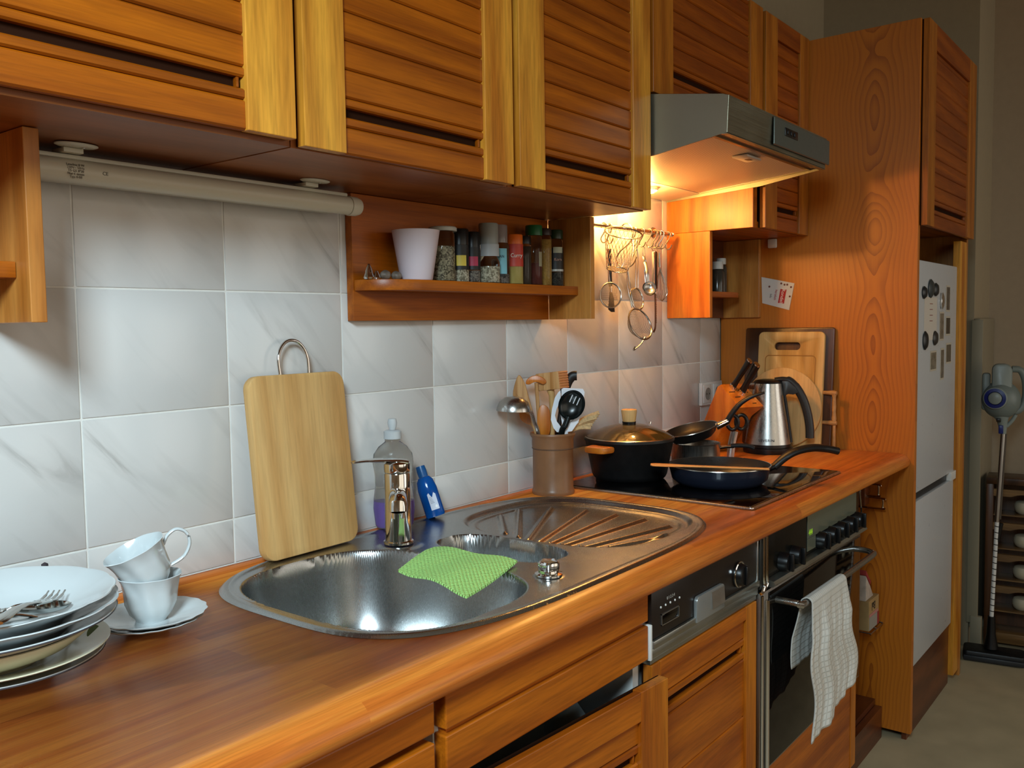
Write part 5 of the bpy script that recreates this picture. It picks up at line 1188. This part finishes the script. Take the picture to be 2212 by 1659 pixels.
plate('small_plate', 'lowest white plate with thin dark rim line in the stack at the left edge', PX+.010, PY+.004, .9004, .060, .116, .020, rim_col='#3c3a40', group=None)
plate('small_plate', 'cream plate with green leaf scrap, second from the bottom of the left stack', PX+.007, PY+.002, .9082, .062, .124, .024, mat=YEL)
t = thing('soup_bowl', 'cream bowl in the middle of the plate stack at the left edge', 'bowl', (PX-.002, PY+.002, .9148))
MB().lathe([(0, .0015), (.045, .0015), (.047, 0), (.054, 0), (.058, .004), (.092, .018), (.112, .034), (.1145, .0385), (.112, .039), (.108, .034), (.088, .020), (.056, .008), (0, .006)], 72).build('body', YEL, t)
plate('dinner_plate', 'white plate with dark blue rim line, third from the top of the left stack', PX-.002, PY, .9355, .080, .1400, .0345, rim_col='#2a2650')
plate('dinner_plate', 'scalloped white plate directly under the topmost plate of the left stack', PX+.001, PY-.003, .9445, .076, .1370, .0385, scal=.018, nsc=14, rz=.2)
plate('dinner_plate', 'topmost scalloped white plate holding dirty cutlery, left edge', PX+.001, PY+.002, .9555, .076, .1355, .0385, scal=.020, nsc=14)
lf = MB().prism(sm2([(-.012, -.004), (0, -.008), (.014, -.004), (.018, .004), (.006, .008), (-.008, .006)], 3), 0, .0012, 'z').build('leaf_scrap', plain('leaf_green', '#5a6a2c', .6, noise=.3, nscale=80), loc=(PX+.108, PY-.030, .9255), rot=(.1, -.25, .9))
tag(lf, 'olive green leaf scrap on the rim of the cream plate in the left stack', 'leaf')
ZP = .9612
for k, (x, y, r, col) in enumerate(((PX+.03, PY+.02, .018, '#b8a878'), (PX-.01, PY+.035, .012, '#c4b488'), (PX+.07, PY-.03, .010, '#a08c68'))):
    pass
def cutlery(kind, label, p_tip, p_end, zt, ze, face=0.):
    """laid from tip to handle end across the top plate"""
    a, b_ = Vector((*p_tip, zt)), Vector((*p_end, ze)); L_ = (b_-a).length; xd = (b_-a).normalized(); up = Vector((0, 0, 1)); yd = up.cross(xd).normalized(); zd = xd.cross(yd)
    M4 = Matrix((xd, yd, zd)).transposed().to_4x4(); M4.translation = a
    t = thing(kind, label, kind.split('_')[-1], a[:], group='cutlery on the top plate'); t.rotation_euler = M4.to_euler()
    CT = plain('cutlery_steel', '#b8b8b4', .16, 1)
    hw = [(.0038, .0016), (.0034, .0016), (.0045, .0020), (.0068, .0026), (.0082, .0030), (.0080, .003), (.006, .002)]
    hp_ = [(L_*(.34+.66*q), 0, .002+.006*sin(pi*q)) for q in (0, .12, .35, .6, .85, .96, 1)]
    MB().tube(hp_, hw, 12, flat=(0, 0, 1)).build('handle', CT, t)
    if kind == 'fork':
        MB().prism(sm2([(.044, -.0085), (.050, -.011), (.062, -.0095), (.072, -.0045), (.078, -.003), (.078, .003), (.072, .0045), (.062, .0095), (.050, .011), (.044, .0085)], 2), .0005, .0022, 'z').build('fork_root', CT, t)
        for k in range(4):
            y = -.0092+k*.00613; MB().tube(smooth_path([(.050, y, .0012), (.030, y*1.04, .000), (.012, y*1.05, .002), (0, y*1.05, .006)], 3), [(.0021, .0013)]*7+[(.0012, .0009)]*3, 8, flat=(0, 0, 1)).build('tine', CT, t)
        MB().tube([(.074, 0, .0014), (L_*.35, 0, .003)], [(.003, .0016)]*2, 8, flat=(0, 0, 1)).build('neck', CT, t)
    elif kind == 'spoon':
        m = MB(); T = Matrix.Translation((.032, 0, .0095)) @ Matrix.Diagonal((.034, .021, .0095, 1))
        m.lathe([(1, 0), (.9, -.42), (.6, -.82), (0, -1), (0, -.90), (.57, -.72), (.84, -.36), (.95, 0)], 40, T); m.build('bowl', CT, t)
        MB().tube([(.065, 0, .009), (.075, 0, .006), (L_*.35, 0, .004)], [(.0035, .0016)]*3, 8, flat=(0, 0, 1)).build('neck', CT, t)
    else:
        MB().prism([(0, .002), (.004, -.006), (.02, -.0095), (.085, -.008), (.085, .006), (.02, .006)], .0008, .0022, 'z').build('blade', CT, t)
    return t
cutlery('spoon', 'large spoon lying bowl-up under the fork on the top plate', (-.140, -.232), (-.300, -.215), .9660, .986)
cutlery('fork', 'shiny fork on top of the cutlery, tines pointing right towards the cups', (-.137, -.196), (-.262, -.335), .9770, 1.0010)
cutlery('knife', 'knife with blade pointing towards the sink, in front of the fork', (-.176, -.290), (-.272, -.318), .9800, 1.0000)
cutlery('fork', 'second fork lying flat beneath the knives at the left edge', (-.195, -.195), (-.300, -.295), .9690, .9990)
cutlery('knife', 'knife lying behind the spoon bowl, blade along the plate back', (-.150, -.190), (-.320, -.200), .9660, .9860)
cutlery('spoon', 'spoon with rounded handle end in front at the far left of the plate', (-.215, -.245), (-.285, -.310), .9700, 1.0000)
bm = bmesh.new()
for k in range(14):
    r = .0035+.002*random.random(); c = Vector((random.uniform(-.013, .013), random.uniform(-.006, .006), .008+random.uniform(0, .010)))
    bmesh.ops.create_icosphere(bm, subdivisions=1, radius=r, matrix=Matrix.Translation(c))
tag(MB().bm(bm).build('dried_twig_bundle', plain('dark_twig', '#3a3034', .8, noise=.4), loc=(-.090, -.040, .9600)), 'small dark knobbly dried sprig peeping over the top plate', 'sprig')
MB().tube([(0, 0, .012), (.002, .002, -.025), (0, .004, -.0590)], .0022, 6).build('stem', plain('dark_twig', '#3a3034'), [o for o in bpy.data.objects if o.name == 'dried_twig_bundle'][0])

SX, SY = -.010, -.192
def saucer(label, z0, x, y, rz):
    t = thing('saucer', label, 'saucer', (x, y, z0), rz, 'saucers under the cups')
    f = lambda tt, r, z: 1+(.014*sin(18*tt)*max(0, (r-.045)/.03) if r > .045 else 0)
    MB().lathe([(0, .001), (.021, .001), (.022, 0), (.026, 0), (.030, .002), (.052, .007), (.0705, .0135), (.0717, .0150), (.0705, .0155), (.052, .0095), (.028, .0052), (0, .0045)], 144, mod=f).build('body', CHINA, t, smooth=50)
    return t
saucer('lower white fluted saucer standing on the worktop', .9004, SX-.002, SY+.002, .1)
saucer('upper white fluted saucer directly under the lower cup', .9062, SX+.001, SY, .3)
def teacup(label, loc, rot, hang):
    t = thing('teacup', label, 'cup', loc, group='teacups on the saucers', rot=rot)
    f = lambda tt, r, z: 1+.045*sin(8*tt+z*75)*min(1, z/.02)*(1 if z < .052 else .3)
    H = .062; pr = [(0, .002), (.0165, .002), (.0175, 0), (.020, 0), (.0215, .003), (.0275, .010), (.0325, .024), (.0345, .042), (.0385, .056), (.0415, H), (.0405, H+.0006), (.0370, .056), (.0328, .042), (.0306, .024), (.0255, .012), (.018, .006), (0, .005)]
    MB().lathe(pr, 120, mod=f).build('body', CHINA, t, smooth=60)
    a = hang; c, s_ = cos(a), sin(a)
    P_ = [(.0355, .047), (.046, .056), (.060, .0575), (.069, .046), (.066, .030), (.052, .018), (.0325, .016)]
    MB().tube(smooth_path([(r*c, r*s_, z) for r, z in P_], 5), [(.0032, .0024)]*31, 10, flat=(0, 0, 1)).build('handle', CHINA, t)
    return t
FRZ = -.4964
teacup('upright lower teacup with swirled ribs, standing on the saucers', (SX, SY, .9113), (0, 0, FRZ), 1.7)
teacup('upper teacup tilted to the left inside the lower one, handle to the right', (SX+.004, SY-.002, .9555), (radians(4), radians(-23), FRZ), .12)

# ------------------------------------------------------------------ card, outlet
cdn = Vector((XP-.0016, 0, 0))
cq = [(-.146, 1.453), (-.257, 1.428), (-.240, 1.342), (-.149, 1.367)]
cdo = MB().prism(cq, XP-.0022, XP-.0006, 'x').build('note_card', plain('card_white', '#c8c4bc', .6))
tag(cdo, 'small white card with a red label pinned to the pine panel above the boards', 'card')
def oncard(u, v, h=.0002): # u along top edge, v down
    y = -.146-.111*u+.012*v; z = 1.454-.026*u-.088*v; return Vector((XP-.0022-h, y, z))
RED = plain('label_red', '#a8141c', .5)
MB().prism([(p[0], p[1]) for p in [(oncard(.62, .30).y, oncard(.62, .30).z), (oncard(.80, .28).y, oncard(.80, .28).z), (oncard(.78, .80).y, oncard(.78, .80).z), (oncard(.60, .82).y, oncard(.60, .82).z)]], XP-.0030, XP-.0023, 'x').build('red_patch', RED, cdo)
MX = facing((-1, 0, 0), up=(0, -1, -.2))
for (s_, u, v, sz, mt) in (('Rondell', .70, .55, .016, plain('card_white2', '#e0d8d0', .6)), ('herzlich', .50, .55, .011, RED), ('Info', .36, .62, .009, plain('grey_ink', '#6a6460', .8))):
    Mx = facing((-1, 0, 0), up=(0, -1, -.2), loc=oncard(u, v, .0011)); text(s_, sz, mt, cdo, 'lettering', Mx, .0002)
for (u, v) in ((.28, .30), (.62, .10), (.72, .12), (.80, .10), (.92, .16), (.92, .50)):
    p = oncard(u, v, .0004); MB().lathe([(0, 0), (.0035, 0), (.003, .0005), (0, .0006)], 8, Matrix.Translation(p) @ Matrix.Rotation(-pi/2, 4, 'Y')).build('dot', plain('brown_dot', '#6a3c30', .6), cdo)
ol = thing('wall_outlet', 'white double wall socket on the tiles behind the knife block', 'socket', (2.10, -.006, 1.07))
MB().box(2.036, 2.190, -.0125, -.0003, 1.032, 1.108, .003).build('frame', WHITEP, ol, world=True)
for x in (2.076, 2.150):
    MB().box(x-.030, x+.030, -.0145, -.0127, 1.040, 1.100, .002).build('cover', WHITEP, ol, world=True)
    MB().lathe([(.0205, 0), (.0205, .0012), (.0185, .0014), (.0170, -.0), (0, 0)], 28, Matrix.Translation((x, -.0147, 1.070)) @ Matrix.Rotation(pi/2, 4, 'X')).build('socket_well', plain('socket_grey', '#8c8a84', .5), ol, world=True)
    for dx in (-.0095, .0095): MB().lathe([(0, 0), (.0024, 0), (.0024, .0005), (0, .0005)], 10, Matrix.Translation((x+dx, -.0152, 1.070)) @ Matrix.Rotation(pi/2, 4, 'X')).build('pin_hole', BLACKP, ol, world=True)

# ------------------------------------------------------------------ tea towel over the oven handle
def waffle():
    m, t, b = nmat('waffle_towel'); N = t.nodes.new; L = t.links.new
    b.inputs['Roughness'].default_value = .95
    uv = N('ShaderNodeUVMap'); mp = N('ShaderNodeMapping'); mp.inputs['Scale'].default_value = (1, 1, 1); L(uv.outputs[0], mp.inputs['Vector'])
    br = N('ShaderNodeTexBrick'); br.offset = 0; br.inputs['Scale'].default_value = 1; br.inputs['Brick Width'].default_value = .014; br.inputs['Row Height'].default_value = .014; br.inputs['Mortar Size'].default_value = .0022; br.inputs['Mortar Smooth'].default_value = .6
    br.inputs['Color1'].default_value = lin('#cfd0ca'); br.inputs['Color2'].default_value = lin('#d6d6d0'); br.inputs['Mortar'].default_value = lin('#c0c0ba')
    L(mp.outputs[0], br.inputs['Vector']); L(br.outputs['Color'], b.inputs['Base Color'])
    bp = N('ShaderNodeBump'); bp.inputs['Strength'].default_value = .35; bp.inputs['Distance'].default_value = .003; L(br.outputs['Fac'], bp.inputs['Height']); L(bp.outputs[0], b.inputs['Normal'])
    return m
def towel():
    t = thing('tea_towel', 'pale grey checked tea towel hanging over the oven door handle', 'towel', (1.38, -.66, .72))
    nu, nv = 56, 90; vs = []; uvs = []
    yb, yfr, zb = -.6490, -.6725, .7165
    back, front = .165, .315
    for j in range(nv+1):
        v = j/nv
        for i in range(nu+1):
            u = i/nu; fold = sin(u*19+.6)+.55*sin(u*41+1.2)
            s_ = -back+v*(back+front)      # arc length, 0 = top of the bar
            R_ = .0118
            if s_ < -R_*1.57: dz = -s_-R_*1.57; y = yb+.0; z = zb-R_-dz; am = min(1, dz/.08)
            elif s_ > R_*1.57: dz = s_-R_*1.57; y = yfr; z = zb-R_-dz; am = min(1, dz/.08)
            else: a = s_/R_; y = (yb+yfr)/2-R_*sin(a); z = zb-R_+R_*cos(a); am = 0; dz = 0
            w_ = .225+.05*min(1, dz/.25) if s_ > 0 else .225-.05*min(1, dz/.1)
            x0_ = 1.206 if s_ <= 0 else 1.210-.020*min(1, dz/.05)+.012*sin(dz*34+.5)*min(1, dz/.1)+.010*min(1, dz/.3)
            if s_ <= 0: x0_ = 1.206-.008*min(1, dz/.06)+.006*sin(dz*40)
            x = x0_+w_*u
            if s_ > 0: y += -.0035*am*fold-.010*am*(.5-.5*cos(u*6.28*1.5))-.004*am; z += -.018*am*u*u*min(1, dz/.3)*-1+(.030*u*min(1, dz/.3))
            else: y += .0022*am*(fold*.35); y = min(y, -.6465+.0*am); y += .024*am*.6
            vs.append((x, min(y, -.608), z)); uvs.append((u*.36, v*(back+front)))
    fs = []
    for j in range(nv):
        for i in range(nu):
            a = j*(nu+1)+i; fs.append((a, a+1, a+nu+2, a+nu+1))
    me = bpy.data.meshes.new('cloth'); me.from_pydata([(x-1.38, y+.66, z-.72) for x, y, z in vs], [], fs)
    ul = me.uv_layers.new(name='UVMap')
    for l in me.loops: ul.data[l.index].uv = uvs[l.vertex_index]
    me.polygons.foreach_set('use_smooth', [True]*len(me.polygons)); me.materials.append(waffle())
    o = bpy.data.objects.new('cloth', me); COL.objects.link(o); o.parent = t
    md = o.modifiers.new('s', 'SOLIDIFY'); md.thickness = .0022; md.offset = 0
    return t
towel()

# ------------------------------------------------------------------ bay: towel rail and hanging carton
tr_ = thing('towel_rail', 'chrome double towel rail ending under the worktop right of the oven', 'rail', (2.19, -.45, .77))
for (y1, z1, z0, x) in ((-.536, .804, .768, 2.168), (-.548, .762, .729, 2.172)):
    MB().tube(smooth_path([(x, -.30, z1), (x, y1+.012, z1), (x, y1+.002, z1-.003), (x, y1, z1-.010), (x, y1, z0+.010), (x, y1+.002, z0+.003), (x, y1+.012, z0), (x, -.30, z0)], 4), .0030, 8).build('rail_wire', CHROME, tr_, world=True)
MB().box(2.155, 2.2015, -.50, -.30, .735, .800, .004).build('rail_housing', WDK, tr_, world=True)
KR = plain('kraft_card', '#a08456', .8, noise=.1)
wr = thing('wire_shelf', 'small wire shelf on the side panel in the bay right of the oven', 'shelf', (2.14, -.5, .36))
for y in (-.545, -.50, -.455): MB().tube([(2.070, y, .365), (2.2005, y, .365)], .0018, 6).build('wire', WIRE, wr, world=True)
for x in (2.070, 2.13, 2.195): MB().tube([(x, -.545, .3682), (x, -.42, .3682)], .0018, 6).build('wire', WIRE, wr, world=True)
ct = thing('carton', 'upside-down kraft and pink food carton in the bay right of the oven', 'carton', (2.13, -.5, .3705))
MB().box(2.078, 2.178, -.538, -.462, .3705, .462, .001).build('box', KR, ct, smooth=0, world=True)
MB().box(2.0805, 2.158, -.5392, -.5382, .372, .412).build('barcode_panel', plain('grey_barcode', '#8f8c84', .7), ct, smooth=0, world=True)
MB().box(2.159, 2.1775, -.5392, -.5382, .372, .410).build('red_edge', plain('carton_red', '#8c2c28', .7), ct, smooth=0, world=True)
MB().box(2.0795, 2.165, -.5392, -.5382, .4125, .421).build('pink_band', plain('carton_pink', '#b07a74', .7), ct, smooth=0, world=True)
text('Bal', .034, plain('carton_black', '#1c1610', .8), ct, 'lettering', Matrix.Translation((-2.13, .5, -.3705)) @ facing((0, -1, 0), up=(0, 0, -1), loc=(2.122, -.5385, .441)), .0003, .9)
bg = MB().prism([(2.075, .4625), (2.150, .4625), (2.118, .500), (2.075, .540)], -.53, -.47, 'y', .003)
bg = bg.build('paper_bag', plain('bag_white', '#b4aaa0', .8, noise=.2)); tag(bg, 'crumpled white and red paper bag on top of the carton in the bay', 'bag')
MB().prism([(2.078, .541), (2.121, .502), (2.128, .512), (2.078, .556)], -.529, -.471, 'y', .002).build('red_edge', plain('carton_red', '#8c2c28'), bg)

# ------------------------------------------------------------------ cordless vacuum and rack
VC = plain('vac_grey', '#6c7672', .4); VBL = plain('vac_blue', '#101f66', .35); VSH = plain('vac_shell', '#7e8884', .35)
vc = thing('vacuum_cleaner', 'grey cordless stick vacuum with a blue ring leaning beside the tall cabinet', 'vacuum cleaner', (3.12, -.72, 0), -1.4108)
T = Matrix.Translation((-.014, .0, 1.000)) @ Matrix.Diagonal((.066, .055, .072, 1))
sph = [(sin(pi*k/16), -cos(pi*k/16)) for k in range(17)]
MB().lathe([(max(0, r) if 0 < i < 16 else 0, z) for i, (r, z) in enumerate(sph)], 36, T).build('motor_housing', VC, vc)
MB().prism(rrect(-.046, .022, .998, 1.136, [.028, .022, .004, .004]), -.032, .022, 'y', .010).build('battery_pack', VSH, vc)
MB().tube(smooth_path([(.020, .01, 1.115), (.048, .015, 1.110), (.064, .02, 1.07), (.066, .02, 1.01), (.050, .015, .965), (.030, .01, .955)], 4), .0125, 12).build('grip_handle', VC, vc)
MB().prism(rrect(-.078, -.050, .96, 1.10, .010), -.015, .03, 'y', .006).build('dust_cup', VC, vc)
Q = Matrix.Translation((-.032, -.052, 1.009)) @ Matrix.Rotation(radians(90), 4, 'X') @ Matrix.Rotation(radians(-8), 4, 'Y')
MB().lathe([(.040, -.014), (.0415, 0), (.040, .006), (.036, .008)], 40, Q).build('ring_bezel', VSH, vc)
MB().lathe([(.0360, .002), (.0365, .0085), (.0250, .0105), (.0235, .003)], 40, Q).build('blue_ring', VBL, vc)
MB().lathe([(0, .000), (.0230, .000), (.0225, .009), (.018, .012), (0, .0125)], 40, Q).build('ring_centre', VSH, vc)
MB().tube([(-.012, 0, .945), (-.008, 0, .925), (-.006, 0, .900), (-.006, 0, .872)], [.032, .020, .015, .012], 20).build('neck', VSH, vc)
MB().tube(smooth_path([(.006, 0, .900), (.024, 0, .922), (.036, 0, .945)], 3), .007, 10).build('neck_brace', VSH, vc)
MB().box(-.020, -.004, -.0195, -.012, .873, .905, .003).build('release_button', VBL, vc)
MB().box(-.028, -.012, -.030, -.014, .918, .932, .003).build('latch', BLACKP, vc)
MB().tube([(-.0045, 0, .8715), (-.0185, .0, .535)], .0085, 16).build('tube_upper', STEEL, vc)
MB().tube([(.0052, .006, .8715), (-.0085, .006, .545)], .0040, 10).build('cable_channel', plain('channel_brown', '#4a4034', .6), vc)  # thin brown rod alongside the upper tube
MB().tube([(-.0185, 0, .5345), (-.030, 0, .168)], .0075, 16).build('tube_lower', WHITEP, vc)
for k in range(15):
    z = .518-k*.0235; u = -.0185-(.5345-z)/.3665*.0115
    MB().tube([(u+.0006, 0, z+.0015), (u, 0, z-.0015)], .0079, 16).build('tube_mark', BLACKP, vc)
MB().tube([(-.004, .004, .53), (-.016, .004, .46)], .008, 10).build('clip', BLACKP, vc)
MB().tube([(-.030, 0, .1675), (-.030, 0, .10), (-.030, 0, .045)], [.013, .016, .026], 20).build('joint', BLACKP, vc)
MB().prism(rrect(-.125, .085, -.055, .05, .018), .003, .040, 'z', .008).build('floor_head', BLACKM, vc)
MB().box(-.122, .082, -.064, -.0555, .004, .024, .004).build('front_strip', DGREY, vc)
for u in (-.118, .078): MB().lathe([(0, 0), (.0028, 0), (.0028, .003), (0, .003)], 8, Matrix.Translation((u, 0, 0))).build('caster', BLACKP, vc)

rk = thing('wooden_rack', 'dark wooden rack with pale scalloped rails behind the vacuum tube', 'rack', (3.3, -.85, 0), -1.4502)
RW = wood('rack_wood', '#3a2412', '#553419', 'z', cross=14)
RL = wood('rack_rail', '#5e4426', '#7a5c36', 'x', cross=20)
MB().box(-.215, -.190, -.02, .12, 0, .655, .002).build('post', RW, rk)
MB().box(.16, .185, -.02, .12, 0, .655, .002).build('post', RW, rk)
MB().box(-.1895, .1595, .105, .12, 0, .655).build('back_board', RW, rk)
MB().box(-.215, .185, -.025, .125, .6555, .680, .002).build('top_board', RW, rk)
MB().box(-.1895, .1595, -.012, .104, .02, .06, .001).build('bottom_board', RL, rk)
zs_ = [.568, .4345, .3087, .1831]
for k, z in enumerate(zs_):
    zr = z+.052; poly = [(-.1893, zr-.012)]
    for q in (-.085, .045):
        for j in range(-4, 5): poly.append((q+j*.011, zr-.012+.0105*cos(j/4*pi/2)))
    poly += [(.1593, zr-.012), (.1593, zr+.016), (-.1893, zr+.016)]
    MB().prism(poly, -.018, -.004, 'y').build('rail', RL, rk)
    for c_i, u in enumerate((-.085, .045)):
        q = Matrix.Rotation(-1.4502, 4, 'Z') @ Vector((u, .048, z-.0345)); 
        o = MB().lathe([(0, 0), (.020, 0), (.030, .008), (.0345, .022), (.0345, .036), (.030, .046), (.022, .050), (0, .051)], 28).build('round_container', plain('cream_ceramic', '#b4ac94', .5), loc=(3.3+q.x, -.85+q.y, z-.0345))
        tag(o, ['cream round container in the %s bay of the wooden rack, %s' % (['top', 'second', 'third', 'lowest'][k], ['left column', 'right column'][c_i])][0], 'container', 'cream containers in the wooden rack')
    MB().box(-.1893, .1593, -.003, .104, z-.040, z-.0350).build('shelf', RL, rk)
